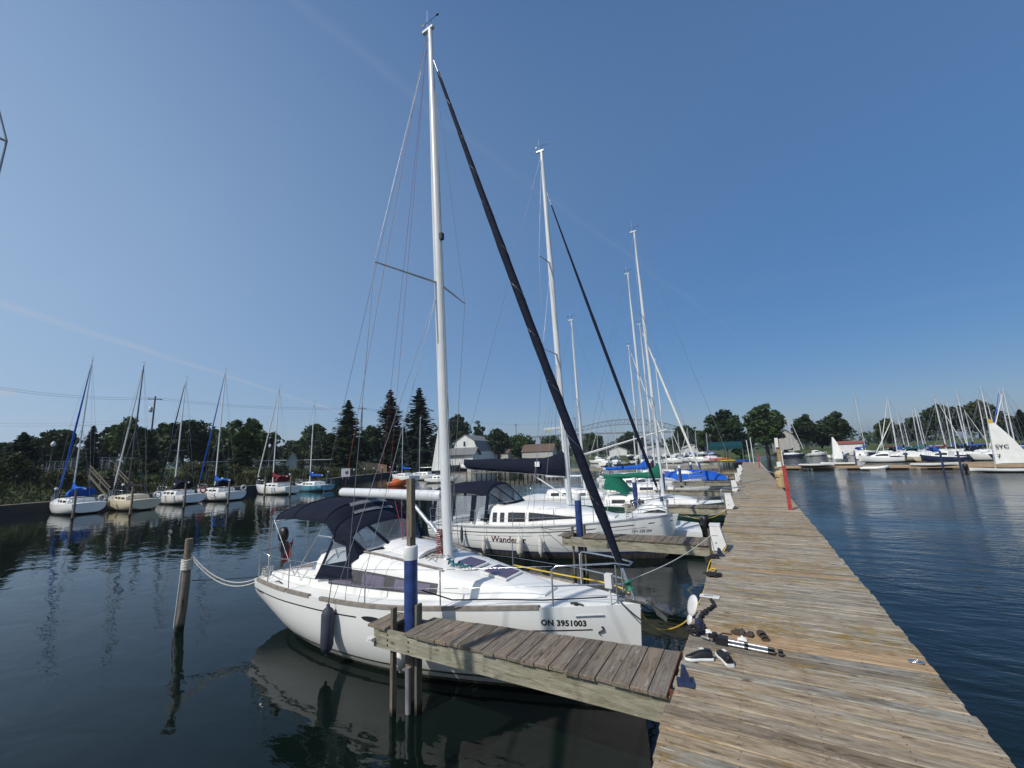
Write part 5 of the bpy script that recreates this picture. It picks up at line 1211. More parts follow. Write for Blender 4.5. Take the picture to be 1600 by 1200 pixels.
FILL = [('d', 'thick tree between the slim spruce and the black mast', 172, 664, 22, 135, 'leaf_dark'), ('d', 'dark tree just right of the transformer pole', 256, 656, 30, 124, 'leaf_dark'), ('d', 'leafy tree right of the navy covered boat mast', 325, 660, 26, 118, 'leaf_mid'), ('d', 'dark tree left of the bright green tree', 346, 664, 22, 130, 'leaf_dark'), ('d', 'low dark tree behind the white parked car', 420, 684, 24, 140, 'leaf_dark'), ('d', 'bushy tree left of the olive one', 505, 680, 24, 120, 'leaf_dark'), ('d', 'dark understory tree below the open conifer', 560, 684, 24, 122, 'leaf_olive'), ('d', 'dark understory tree between the tall spruces', 632, 668, 28, 126, 'leaf_dark'), ('d', 'dark bush tree right of the tall spruces', 688, 672, 18, 150, 'leaf_dark'), ('d', 'dense tree left of the left edge spruce', 8, 688, 20, 120, 'leaf_dark'), ('d', 'dark tree behind the left edge spruce', 60, 680, 24, 130, 'leaf_dark'), ('d', 'dark tree left of the dark maple by the dock end', 1155, 668, 20, 185, 'leaf_dark'), ('d', 'dark tree left of the spreading tree', 1278, 660, 20, 200, 'leaf_dark'), ('d', 'tree far right behind the tallest masts', 1560, 645, 26, 195, 'leaf_dark'), ('d', 'dark tree left of the large tree behind the masts', 1425, 650, 26, 200, 'leaf_dark')]
for i, (k, lab, xc, yt, hw, d, lm) in enumerate(FILL): px_tree(k, lab, xc, yt, hw, d, lm, 400+i, low=.04)
rs = random.Random(91)
for i in range(26):
    Y_ = 2+i*2.0; X_ = -66.5-rs.uniform(.5, 6.5); s = rs.uniform(1.1, 2.4)
    deciduous('%s dark scrub bush from the left on the bank behind the moored boats' % (ords[i] if i < 22 else '%dth' % (i+1)), (X_, Y_, ground_z(X_, Y_)-.1), s, s*1.5, rs.choice(['leaf_scrub', 'leaf_scrub', 'leaf_olive', 'leaf_grass']), 500+i, n=520, ls=.17, low=.0, name='scrub_bush', group='scrub bushes on the bank')
# distant tree line: a wood that reads as one mass
mb = MB(); r = random.Random(50)
for i in range(420):
    az = r.uniform(-1.75, .62); d = r.uniform(330, 480); X, Y = math.sin(az)*d, math.cos(az)*d; g = ground_z(X, Y); h = r.uniform(6, 11)
    for k in range(30): leaf_quad(mb, Vector((X+r.gauss(0, 4), Y+r.gauss(0, 4), g+h*r.random()**.7)), 1.9, r)
tag(mb.build('far_wood', 'leaf_dark'), 'distant belt of dark trees along the horizon', 'woodland', kind='stuff')
# shrubs on the bank
for i, (px, py, d, s, lab) in enumerate(((137, 728, 80, 3.0, 'small cone shaped shrub on the bank lawn'), (20, 752, 72, 3.5, 'scrubby bush at the left edge of the bank'), (170, 752, 70, 2.2, 'low bush left of the wooden stairs'), (470, 730, 92, 2.2, 'low bush behind the maroon covered boat'))):
    c = A(px, py, d); gz = ground_z(c.x, c.y)
    (conifer if i == 0 else deciduous)(lab, (c.x, c.y, gz), s, s*.75, 'leaf_spruce' if i == 0 else 'leaf_grass', 300+i, group='shrubs on the bank', **({} if i == 0 else dict(n=700, ls=.2, low=.02, name='shrub')))
def house(label, c, rz, w, d, h, roof_h, wall='siding_white', roof='shingle', over=.4, gable=True, windows=(), door=None, name='house', gambrel=False, chimney=False, base_z=None):
    gz = ground_z(c.x, c.y) if base_z is None else base_z; t = thing(name, label, 'building', (c.x, c.y, gz), rz)
    if gambrel: prof = [(-w/2, 0), (w/2, 0), (w/2, h), (w*.36, h+roof_h*.62), (0, h+roof_h), (-w*.36, h+roof_h*.62), (-w/2, h)]
    else: prof = [(-w/2, -.5), (w/2, -.5), (w/2, h), (0, h+roof_h), (-w/2, h)]
    MB().prism([(x, -d/2, z) for x, z in prof], (0, d, 0)).build('wall', wall, t)
    b = MB(); pts = prof[2:]
    for (x0, z0), (x1, z1) in zip(pts, pts[1:]):
        e = Vector((x1-x0, 0, z1-z0)).normalized(); nn = Vector((-e.z, 0, e.x)); nn = nn if nn.z > 0 else -nn
        p0, p1 = Vector((x0, 0, z0)), Vector((x1, 0, z1))
        if (x0, z0) == pts[0]: p0 -= e*over
        if (x1, z1) == pts[-1]: p1 += e*over
        b.prism([p0+Vector((0, -d/2-over, .02)), p1+Vector((0, -d/2-over, .02)), p1+nn*.16+Vector((0, -d/2-over, .02)), p0+nn*.16+Vector((0, -d/2-over, .02))], (0, d+2*over, 0))
    rf = b.build('roof', roof, t)
    if chimney: MB().box((w*.2, d*.15, h+roof_h), (.7, .7, 1.8)).build('chimney', 'brick', rf)
    for side, x, z, ww, hh in windows:
        if side == 'f': c0, sz, sh = Vector((x, -d/2-.02, z)), (ww, .06, hh), (ww+.2, .05, .1)
        elif side == 'r': c0, sz, sh = Vector((w/2+.02, x, z)), (.06, ww, hh), (.05, ww+.2, .1)
        else: c0, sz, sh = Vector((-w/2-.02, x, z)), (.06, ww, hh), (.05, ww+.2, .1)
        f = MB().box(c0, tuple(q+(.16 if q > .1 else .0) for q in sz)).build('window', 'white_plastic', t); MB().box(c0*1.0+(Vector((0, -.02, 0)) if side == 'f' else Vector((.02 if side == 'r' else -.02, 0, 0))), sz).build('pane', 'pane_dark', f)
    if door:
        side, x, ww, hh = door; c0 = Vector((x, -d/2-.02, hh/2)) if side == 'f' else Vector((w/2+.02, x, hh/2)); MB().box(c0, (ww, .06, hh) if side == 'f' else (.06, ww, hh)).build('door', 'frame_dark', t)
    return t
def face(p): return math.atan2(-p.x, p.y)   # rotation that turns local -y towards the camera
c = A(90, 732, 170); house('brick and white gabled house behind the lamp post', c, face(c)+.35, 9.5, 11, 5.6, 3.2, 'brick', 'shingle_brown', windows=[('f', -1.5, 3.4, 3.2, 1.7), ('f', 2.6, 3.4, 1.5, 1.7), ('r', 0, 2.4, 1.8, 1.4)], chimney=True)
c = A(-6, 735, 150); house('grey low house cut off by the left edge', c, face(c)+1.4, 9, 13, 3.6, 2.6, 'siding_grey', 'shingle', windows=[('f', 0, 1.9, 2, 1.2)])
c = A(165, 733, 170); house('low brown roofed outbuilding behind the chain fence', c, face(c), 12, 7, 2.4, 1.2, 'brick', 'shingle_brown')
c = A(741, 712, 178); house('white barn with grey gambrel roof', c, face(c)-.45, 11.5, 17, 4.2, 6.6, 'siding_white', 'shingle', gambrel=True, windows=[('f', -.2, 7.2, .9, 2.0)], door=('f', 2.6, 3.4, 3.0), name='barn', over=.25)
c = A(690, 722, 150); house('long low white house with grey hipped roof before the barn', c, face(c)+1.25, 9, 25, 3.1, 2.1, 'siding_white', 'shingle', over=.9, windows=[('r', -8, 1.6, 2.2, 1.6), ('r', -3, 1.6, 1.6, 1.2), ('r', 5, 1.6, 1.4, 1.1), ('f', 0, 1.6, 1.6, 1.4)])
c = A(745, 726, 140); house('small white shed with pale roof right of the low house', c, face(c)+.3, 5, 6, 2.3, 1.1, 'siding_white', 'siding_grey', name='shed')
c = A(843, 703, 200); house('brown roofed house behind the navy boom cover', c, face(c)+1.3, 9, 15, 3.2, 3.4, 'siding_grey', 'shingle_brown', windows=[('r', -3, 1.8, 1.4, 1.2), ('r', 3, 1.8, 1.4, 1.2)])
c = A(785, 703, 205); house('grey roofed small house right of the barn', c, face(c)+1.2, 6, 8, 3.0, 1.8, 'siding_grey', 'shingle_brown')
c = A(1327, 687, 172); house('white bungalow with red roof above the right-hand masts', c, face(c)+1.50, 5, 6.2, 2.3, .8, 'siding_white', 'shingle_red', windows=[('r', 1.2, 1.4, 1.6, 1.0), ('r', -1.6, 1.4, .8, .8)], over=.25)
c = A(1226, 690, 195); house('taupe boathouse behind the lone white mast', c, face(c)+.1, 8, 10, 5.0, 3.2, 'siding_grey', 'shingle_brown', name='boathouse')
c = A(457, 722, 112); house('little A frame hut roof behind the car row', c, face(c), 4.0, 4, .4, 3.4, 'siding_grey', 'shingle', name='hut', over=.25)
for i, (px, w, lab) in enumerate(((965, 9, 'white boat storage shed left of the dark jib foot'), (1080, 8, 'pale boat shed right of the white masts'), (1020, 11, 'long white shed beyond the masts'))):
    c = A(px, 700, 230); house(lab, c, face(c)+.2*i, w, 10, 3.0, 1.6, 'siding_white', 'siding_grey', name='shed')
# boats stored ashore under white covers
for i in range(13):
    px = 935+i*14.5; c = A(px, 706, 165+9*(i % 4)); gz = max(.4, ground_z(c.x, c.y)); r = random.Random(i)
    m = Boat('stored_boat', '%s boat from the left stored ashore under a pale cover below the bridge' % ords[i], 'boat', (c.x, c.y, gz+.35), face(c)+1.3+r.uniform(-.6, .6), 6.5, [(0, 1.0), (.5, 1.15), (.8, .7), (1, .03)], [(0, .9), (.5, 1.0), (1, 1.3)], [(0, 0), (.5, -.5), (1, .1)], r.choice(['hull_plain', 'hull_plain', 'hull_navy']), 'boats stored ashore', lod=1)
    m.deck('nonskid', .03); m.cabin([(.8, .8, 1.25), (2.5, .85, 1.6), (4.4, .6, 1.5), (5.9, .2, 1.25)], 'sail_white', 8)
    MB().box((3.2, 0, -.55), (2.2, .5, .5)).build('cradle', 'rust', m.t)
for i, (px, yt, d) in enumerate(((948, 668, 120), (962, 660, 128), (1003, 664, 118), (1052, 668, 125), (1062, 674, 140), (1078, 668, 132), (1090, 672, 128), (935, 674, 150), (1107, 676, 140))):
    c = A(px, 706, d); rz_ = rnd.uniform(0, 6.28); yacht('%s bare mast from the left among the far moorings below the bridge' % ords[sorted((948, 962, 1003, 1052, 1062, 1078, 1090, 935, 1107)).index(px)], (c.x-4*math.cos(rz_), c.y-4*math.sin(rz_), 0), rz_, L=7.6, mast_top=A(px, yt, d).z, cover=[None, 'canvas_navy', 'canvas_blue'][i % 3], lod=0, wires=.014, group='sailboats on the far moorings', rails=False, jib=[None, 'sail_white'][i % 2])
# parked cars on the bank
def car(label, p, rz, mat, pickup=False):
    gz = ground_z(p.x, p.y); t = thing('parked_pickup' if pickup else 'parked_car', label, 'pickup' if pickup else 'car', (p.x, p.y, gz+.02), rz, 'cars parked on the bank'); w = .92
    body = [(-2.3, .38), (2.3, .38), (2.35, .72), (2.15, .92), (1.0, 1.02), (-2.25, 1.02), (-2.35, .7)] if not pickup else [(-2.7, .5), (2.7, .5), (2.75, .9), (2.6, 1.12), (1.25, 1.2), (-2.7, 1.2), (-2.75, .8)]
    MB().prism([(x, -w, z) for x, z in body], (0, 2*w, 0)).build('body', mat, t)
    cab = [(1.05, 1.0), (.35, 1.62), (-1.75, 1.66), (-2.2, 1.02)] if not pickup else [(1.2, 1.18), (.6, 1.85), (-.75, 1.88), (-.95, 1.2)]
    MB().prism([(x, -w+.1, z) for x, z in cab], (0, 2*w-.2, 0)).build('cabin', mat, t)
    gl = [(x*.96+(-.02), z*.97+.035) for x, z in cab]
    for sg in (-1, 1): MB().prism([(x, sg*(w-.1), z) for x, z in gl], (0, sg*.012, 0)).build('side_window', 'pane_dark', t)
    a0, a1 = Vector((cab[0][0], 0, cab[0][1])), Vector((cab[1][0], 0, cab[1][1])); n_ = Vector((a1.z-a0.z, 0, -(a1.x-a0.x))).normalized()
    MB().prism([a0.lerp(a1, .1)+n_*.01+Vector((0, -w+.18, 0)), a0.lerp(a1, .92)+n_*.01+Vector((0, -w+.2, 0)), a0.lerp(a1, .92)+n_*.01+Vector((0, w-.2, 0)), a0.lerp(a1, .1)+n_*.01+Vector((0, w-.18, 0))], n_*.01).build('windscreen', 'pane_dark', t)
    for x in ((1.42, -1.45) if not pickup else (1.75, -1.7)):
        for sg in (-1, 1):
            wh = MB().lathe([(.34, -.11), (.36, -.06), (.36, .06), (.34, .11), (.2, .11)], (x, sg*(w-.08), .36), 16, rot=Matrix.Rotation(R_(90), 3, 'X')).build('wheel', 'rubber', t); MB().lathe([(.0, .0), (.2, .005), (.21, -.02)], (x, sg*(w+.035), .36), 12, rot=Matrix.Rotation(R_(90)*-sg, 3, 'X')).build('rim', 'galv', wh)
    fx = 2.33 if not pickup else 2.72
    for sg in (-1, 1): MB().box((fx, sg*.66, .74 if not pickup else .95), (.05, .34, .14)).build('headlight', 'white_plastic', t); MB().box((-fx+.01, sg*.78, .82), (.05, .2, .2)).build('tail_light', 'lens', t)
for px, d, mat, pk, lab, tw in ((285, 134, 'car_blue', False, 'dark blue car parked left of the cars on the bank', .3), (354, 136, 'car_silver', True, 'silver pickup parked left of the bushy cedar', -.2), (409, 132, 'car_white', False, 'white car parked right of the bushy cedar', .35), (446, 138, 'car_dark', False, 'dark car parked beside the white one', 2.9), (478, 134, 'car_white', False, 'white car behind the short slim mast', .3), (518, 136, 'car_dark', True, 'dark pickup parked at the right end of the row', .1)):
    c = A(px, 722, d); car(lab, c, face(c)+tw, MATS and mat, pk)
# a mast laid on trestles across the bank
a, c = A(303, 722, 112), A(521, 718, 116)
t = thing('stored_mast', 'long white mast lying on trestles across the bank', 'mast', (a.x, a.y, 0)); o0 = Vector((a.x, a.y, 0))
MB().tube([a-o0, c-o0], .10, 8).build('spar', 'spar_white', t)
for f in (.1, .5, .9):
    p = a.lerp(c, f)-o0; b = MB(); b.bar(p+Vector((-.5, 0, -2.0)), p, .06, .06); b.bar(p+Vector((.5, 0, -2.0)), p, .06, .06); b.build('trestle', 'board_wood', t)
# lamp posts, utility poles and wires
def lamp(label, p, h, group='lamp posts'):
    gz = ground_z(p.x, p.y); t = thing('lamp_post', label, 'lamp', (p.x, p.y, gz), 0, group); MB().lathe([(.2, 0), (.18, .5), (.09, .6), (.07, h-.4), (.11, h-.35)], n=10).build('pole', 'frame_dark', t); MB().lathe([(.1, h-.35), (.24, h-.15), (.24, h+.05), (.08, h+.3), (0, h+.38)], n=12).build('globe', 'white_plastic', t)
c = A(84, 690, 80); lamp('dark lamp post with white globe before the brick house', c, c.z-ground_z(c.x, c.y)-.3)
c = A(422, 694, 95); lamp('slim lamp post with white globe behind the maroon covered boat', c, c.z-ground_z(c.x, c.y)-.3)
def upole(label, px, ytop, d, transformer=False):
    c = A(px, ytop, d); gz = ground_z(c.x, c.y); h = c.z-gz; t = thing('utility_pole', label, 'utility pole', (c.x, c.y, gz), face(c), 'utility poles'); MB().tube([(0, 0, -.3), (0, 0, h)], [.19, .13], 8).build('pole', 'bark', t)
    b = MB(); b.box((0, -.1, h-.7), (2.4, .12, .14)); b.build('cross_arm', 'bark', t)
    for x in (-1.1, -.4, .5, 1.1): MB().lathe([(.05, 0), (.07, .1), (.03, .22)], (x, -.1, h-.62), 8).build('insulator', 'galv', t)
    if transformer: MB().lathe([(.3, 0), (.34, .1), (.34, 1.0), (.26, 1.1), (0, 1.15)], (-.55, -.1, h-3.6), 12).build('transformer', 'galv', t)
    return Vector((c.x, c.y, c.z-.6))
w0 = upole('utility pole with grey transformer behind the car row', 243, 619, 120, True); w1 = upole('utility pole right of the tall open conifer', 566, 635, 125); w2 = upole('utility pole behind the navy boom cover', 806, 662, 210); w3 = upole('utility pole beside the slim white mast', 898, 652, 260)
wl = A(-60, 598, 118); b = MB()
for a, c in ((wl, w0), (w0, w1), (w1, w2), (w2, w3)):
    for dz in (.3, -.1): b.tube(rope_pts(a+Vector((0, 0, dz)), c+Vector((0, 0, dz)), 1.0, 10), .022, 4)
for yy in (660, 664): b.tube(rope_pts(A(-60, yy, 140), A(245, yy-6, 125), .6, 10), .02, 4)
tag(b.build('overhead_wires', 'wire'), 'sagging overhead wires strung between the utility poles', 'wires')
# chain link fence, timber fence, stairs, electrical cabinet
def fence(label, a, c, h, mat, n, solid=False):
    t = thing('fence', label, 'fence', (a.x, a.y, ground_z(a.x, a.y))); o0 = Vector((a.x, a.y, ground_z(a.x, a.y)))
    tops = []
    for i in range(n+1):
        p = a.lerp(c, i/n); p.z = ground_z(p.x, p.y); q = p-o0; tops.append(q+Vector((0, 0, h))); MB().tube([q, q+Vector((0, 0, h+.05))], .035 if not solid else .06, 6).build('post', mat, t)
    MB().tube(tops, .025, 6).build('top_rail', mat, t)
    if solid:
        k = int((c-a).length/.16)
        for i in range(k):
            p = a.lerp(c, (i+.5)/k); p.z = ground_z(p.x, p.y); MB().box(p-o0+Vector((0, 0, h/2+rnd.uniform(0, .06))), (.14, .025, h), rz=math.atan2(c.y-a.y, c.x-a.x)).build('board', mat, t)
    else:
        b = MB(); L = (c-a).length; k = int(L/.28)
        for i in range(k):
            p = a.lerp(c, i/k); p.z = ground_z(p.x, p.y)
            for sgn in (-1, 1):
                q = a.lerp(c, min(1, max(0, i/k+sgn*h/L))); q.z = ground_z(q.x, q.y)+h; b.tube([p-o0, q-o0], .006, 3)
        tag(b.build('mesh', mat, t), kind='stuff')
fence('chain link fence along the bank lawn', A(58, 735, 88), A(182, 730, 88), 1.5, 'galv', 10)
fence('second chain link fence behind the wooden stairs', A(110, 730, 100), A(215, 726, 100), 2.2, 'galv', 9)
fence('grey board fence behind the walkway', A(560, 722, 112), A(590, 722, 112), 1.9, 'board_wood', 4, True)
fence('tan board fence panel beside the grey one', A(590.5, 722, 112), A(604, 722, 112), 2.1, 'new_wood', 2, True)
p = A(190, 760, 66); gz = .8
t = thing('bank_stairs', 'grey timber stairs with handrails climbing the bank', 'stairs', (p.x, p.y, gz), math.atan2(outward(20, SP_).y, outward(20, SP_).x))
for i in range(10): MB().box((i*.34, 0, .2+i*.25), (.32, 2.4, .06)).build('step', 'board_wood', t)
for yy in (-1.2, 1.2):
    MB().bar((-.2, yy, 0), (3.4, yy, 2.65), .08, .24).build('stringer', 'board_wood', t)
    for hh in (.6, 1.0): MB().bar((-.2, yy, .2+hh), (3.4, yy, 2.75+hh), .07, .12).build('handrail', 'board_wood', t)
    for i in (0, 4, 9): MB().box((i*.36, yy, i*.26+.6), (.09, .09, 1.2)).build('baluster', 'board_wood', t)
c = A(540, 742, 84); gz = ground_z(c.x, c.y); t = thing('electrical_cabinet', 'white electrical cabinet on the walkway edge', 'cabinet', (c.x, c.y, max(.9, gz)), face(c)); MB().box((0, 0, 1.0), (1.5, .7, 1.5)).build('housing', 'white_plastic', t); MB().box((.2, -.36, 1.0), (.5, .02, .5)).build('label_plate', 'frame_dark', t)
for sg in (-.5, .5): MB().box((sg, 0, .1), (.12, .3, .6)).build('leg', 'galv', t)
# shore walkway with blue capped piles
wp = [Vector((-62.5, -6, 0)), Vector((-62.8, 12, 0)), Vector((-63.2, 28, 0)), Vector((-64, 43, 0)), Vector((-72, 61, 0)), Vector((-80, 81, 0)), Vector((-86, 107, 0)), Vector((-82, 137, 0))]
t = thing('shore_walkway', 'pale plank walkway running along the left bank behind the moored boats', 'walkway', (0, 0, 0))
for a, c in zip(wp, wp[1:]):
    d = (c-a).normalized(); sd = Vector((-d.y, d.x, 0)); b = MB(); b.prism([a+Vector((0, 0, .95)), c+Vector((0, 0, .95)), c+sd*2.2+Vector((0, 0, .95)), a+sd*2.2+Vector((0, 0, .95))], (0, 0, -.08)); b.build('deck_section', 'board_wood', t)
    b = MB(); b.bar(a+Vector((0, 0, .45)), c+Vector((0, 0, .45)), .08, 1.0); b.build('face_board', 'antifoul', t)
k = 0
for a, c in zip(wp, wp[1:]):
    n = int((c-a).length/4.2)
    for i in range(n):
        k += 1; dock_pile(a.lerp(c, (i+.5)/n)-Vector((.0, .0, 0))+Vector((.18, -.1, 0)), '%s dark blue pile with white cap along the shore walkway, counted from the left' % (ords[k-1] if k <= 22 else str(k)+'th'), 2.2, 'capped piles of the shore walkway', .13, 'navy_paint', True)
# finger docks and weathered piles between the left boats
for i, (px, py, lab) in enumerate(((113, 812, 'weathered pile between the leftmost sailboat and the camera'), (203, 806, 'weathered pile off the cream hulled sailboat'), (287, 795, 'dark pile off the navy covered sailboat'), (356, 790, 'dark pile off the light blue covered sailboat'), (413, 777, 'dark pile before the maroon covered sailboat'), (453, 776, 'second dark pile before the maroon covered sailboat'))):
    p = G(px, py, 0); pile(p.x, p.y, lab, top=2.4, sleeve=None, group='outer piles of the left berths')
# rusty old pier with many piles in front of the barn
a, c = G(735, 752, 0), G(880, 742, 0); t = thing('old_pier', 'weathered low pier on many piles behind the navy canopy', 'pier', (a.x, a.y, 0)); o0 = Vector((a.x, a.y, 0))
MB().bar(Vector((0, 0, 1.2)), c-o0+Vector((0, 0, 1.2)), 2.0, .2).build('deck', 'beam_wood', t)
for i in range(22): q = a.lerp(c, i/21)-o0; MB().tube([q+Vector((0, -1.0, -1)), q+Vector((0, -1.0, 1.5+.3*rnd.random()))], .12, 7).build('pile', 'pile_wood', t)
# pier in the middle distance behind the berths
a, c = Vector((-40, 66, 0)), Vector((-4, 70, 0)); t = thing('cross_pier', 'grey timber pier crossing behind the far berths', 'pier', a); MB().bar(Vector((0, 0, 1.1)), c-a+Vector((0, 0, 1.1)), 2.2, .18).build('deck', 'deck_wood', t); MB().bar(Vector((0, -1.1, .9)), c-a+Vector((0, -1.1, .9)), .06, .3).build('face_board', 'beam_wood', t)
for i in range(10): q = (c-a)*(i/9); MB().tube([q+Vector((0, -1.2, -1)), q+Vector((0, -1.2, 1.9))], .13, 8).build('pile', 'pile_wood', t)
# white jib crane
c = A(886, 720, 95); t = thing('jib_crane', 'white steel jib crane with a horizontal arm behind the named sloop', 'crane', (c.x, c.y, 0), face(c)); zt = A(886, 668, 95).z; MB().box((0, 0, zt/2), (1.1, .9, zt)).build('column', 'spar_white', t); MB().bar((.7, 0, zt+.1), (-5.0, 0, zt-.15), .5, .55).build('arm', 'spar_white', t); MB().bar((0, 0, zt-2.0), (-1.8, 0, zt-.3), .2, .25).build('brace', 'spar_white', t); MB().box((-3.8, 0, zt-.7), (.5, .4, .5)).build('hoist', 'kayak_yellow', t)
# canopy with kayaks
c = A(1134, 704, 96); gz = .6; t = thing('canopy', 'dark teal canopy sheltering the kayak rack at the end of the dock', 'canopy', (c.x, c.y, gz), face(c)); w = 3.1
zt = A(1134, 690, 96).z-gz; rows = [[(x, y, zt-.9+.9*(1-abs(y)/1.9)+.06*math.sin(x*2)) for y in (-1.9, -.9, 0, .9, 1.9)] for x in (-w, -w/2, 0, w/2, w)]; MB().slab(rows, .03).build('roof', 'canvas_teal', t); MB().slab([[(-w, -1.92, zt-.9), (-w, -1.98, zt-1.5)], [(w, -1.92, zt-.9), (w, -1.98, zt-1.5)]], .02).build('valance', 'canvas_teal', t)
for x in (-w+.1, 0, w-.1):
    for y in (-1.8, 1.8): MB().tube([(x, y, -.5), (x, y, zt-.85)], .04, 6).build('leg', 'galv', t)
MB().box((0, 0, .2), (6.4, 3.2, .1)).build('rack_shelf', 'board_wood', t)
for i, (x, z, m, cn) in enumerate(((-2.6, .5, 'red_paint', 'red'), (.2, .55, 'kayak_yellow', 'yellow'), (2.5, .5, 'canvas_blue', 'blue'), (-1.0, .95, 'skin_orange', 'orange'))):
    k_ = MB(); k_.tube([(x-1.9, -1.2, z), (x-1.0, -1.2, z-.03), (x, -1.2, z-.04), (x+1.0, -1.2, z-.03), (x+1.9, -1.2, z)], [.03, .26, .32, .26, .03], 8, flat=.55); o = k_.build('kayak', m); o.location = (c.x, c.y, gz); o.rotation_euler = (0, 0, face(c)); tag(o, '%s kayak lying on the rack below the teal canopy' % cn, 'kayak', 'kayaks on the rack')
# blue covered runabout by the dock
p = Vector((-3.6, 39.5, 0)); m = motorboat('runabout under a light blue tarpaulin beside the far part of the dock', (-7.6, 40.6, 0), .1, 5.8); rows = [[(x, y, 1.0+.9*math.sin(math.pi*min(1, (x+.4)/6.4))**.6*(1-(abs(y)/1.25)**2)) for y in (-1.25, -.8, 0, .8, 1.25)] for x in (.0, .8, 2, 3.4, 4.8, 5.7)]; MB().slab(rows, .02).build('tarpaulin', 'canvas_blue', m.t)
# far bridge
BY = 1250.0
t = thing('bridge', 'pale steel arch bridge on the horizon with long approach viaduct', 'bridge', (AY(985, 690, BY).x, BY, 0)); bo = Vector((AY(985, 690, BY).x, BY, 0))
def bp(x, y, dy=0): return AY(x, y, BY+dy)-bo
for dy in (0, 16):
    top = [bp(x, 655+.00215*(x-985)**2*1.0 if abs(x-985) < 95 else 674, dy) for x in range(892, 1082, 7)]
    bot = [bp(x, 668+.0010*(x-985)**2*.62 if abs(x-985) < 95 else 676, dy) for x in range(892, 1082, 7)]
    arch = [bp(x, 663+.00175*(x-985)**2, dy) for x in range(905, 1068, 7)]
    b = MB(); b.tube(top, 1.2, 4); b.tube(arch, 1.1, 4)
    for i in range(len(top)-1):
        j = min(max(0, i-2), len(arch)-2); b.tube([top[i], arch[j]], .7, 4); b.tube([top[i], arch[j+1]], .6, 4)
    b.build('arch_truss', 'bridge_steel', t)
for y0, th, nm in ((673.5, 3.2, 'deck'),):
    b = MB(); b.bar(bp(600, 699), bp(900, 678), 18, 4); b.bar(bp(900, 678), bp(1080, 674), 18, 4); b.bar(bp(1080, 674), bp(1250, 684), 18, 4); b.build('deck', 'bridge_steel', t)
b = MB()
for i, x in enumerate(range(620, 900, 14)):
    p0 = bp(x, 699-(x-600)*.07); b.bar(p0, Vector((p0.x, p0.y, -5)), 5, 4)
b.build('viaduct_pier', 'bridge_steel', t)
for x in (898, 912, 1062, 1076):
    p0 = bp(x, 677); b = MB(); b.bar(p0, Vector((p0.x, p0.y, -5)), 6, 14); b.build('pier', 'bridge_steel', t)
b = MB()
for x in range(760, 900, 8):
    p0, p1 = bp(x, 699-(x-600)*.07+.3), bp(x+8, 699-(x+8-600)*.07+4.5); p2 = bp(x+8, 699-(x+8-600)*.07+.3); b.tube([p0, p1], .6, 4); b.tube([p1, p2], .6, 4)
b.build('deck_truss', 'bridge_steel', t)
# small cumulus low on the left: left to the sky
# the air: a thin even summer haze over the whole place
if HAZE:
    hb_ = NB('haze_air'); hb_.t.nodes.remove(hb_.p)
    pv = hb_.n('ShaderNodeVolumePrincipled'); pv.inputs['Color'].default_value = (.86, .91, 1, 1); pv.inputs['Density'].default_value = HAZE; pv.inputs['Anisotropy'].default_value = .3
    hb_.t.links.new(pv.outputs[0], hb_.out.inputs['Volume']); MATS['haze_air'] = hb_.m
    tag(MB().box((0, 0, 65), (2*S+400, 2*S+400, 140)).build('haze', 'haze_air'), 'thin pale summer haze in the air', 'haze', kind='stuff')

# ================================================================== THINGS ON AND BY THE DOCK
# red marker boards, tall post with yellow canvas, white pole group at the far end
for (px, py, Y, lab) in ((1235, 797, None, 'tall red painted board standing at the right edge of the dock'), (1187, 731, None, 'smaller looking red board farther along the right edge of the dock')):
    p = G(px, py, DECK); tag(MB().box((0, 0, .62), (.13, .05, 2.1)).build('marker_board', 'red_paint', loc=(min(p.x, DX1+.02), p.y, DECK-.0)), lab, 'board', 'red marker boards')
p = G(1214, 762, DECK); t = thing('dock_post', 'tall timber post with a tan canvas wrapped round its foot at the dock edge', 'post', (DX1+.1, p.y, 0)); zt = AY(1205, 688, p.y).z
MB().box((0, 0, zt/2), (.2, .2, zt)).build('timber_post', 'new_wood', t); MB().box((-.05, -.14, zt-.15), (.16, .10, .55)).build('notice_box', 'white_plastic', t); MB().box((-.08, -.13, 2.6), (.22, .06, .3)).build('sign_plate', 'white_plastic', t); MB().tube([(.14, -.05, DECK), (.14, -.05, zt-.6)], .03, 6).build('conduit', 'white_plastic', t)
b = MB(); b.lathe([(.25, .02), (.30, .2), (.27, .45), (.29, .52), (.22, .60), (.30, .70), (.31, .82), (.22, .95), (.12, 1.0)], (-.08, -.06, DECK), 14); cv = b.build('canvas_wrap', 'canvas_yellow', t)
b = MB(); b.tube([(-.08+.27*math.cos(a), -.06+.27*math.sin(a), DECK+.58+.10*math.sin(a*2)) for a in [6.283*i/16 for i in range(16)]], .035, 6, closed=True); b.build('tie_strap', 'canvas_yellow', cv)
for i, (px, py, tp, lab) in enumerate(((1172, 722, 688, 'left white pole of the gangway at the far end of the dock'), (1178, 724, 684, 'right white pole of the gangway at the far end of the dock'))):
    p = G(px, py, DECK); q = AY(px-6, tp, p.y); tag(MB().tube([(0, 0, 0), (q.x-p.x, 0, q.z-DECK)], .06, 8).build('gangway_pole', 'spar_white', loc=(p.x, p.y, DECK)), lab, 'pole', 'gangway poles')
line('guard_rope', 'white rope sagging from the far red board to the timber post', rope_pts(G(1187, 722, DECK+.6), (DX1+.1, 31, DECK+.9), .5), .02, 'rope_white')
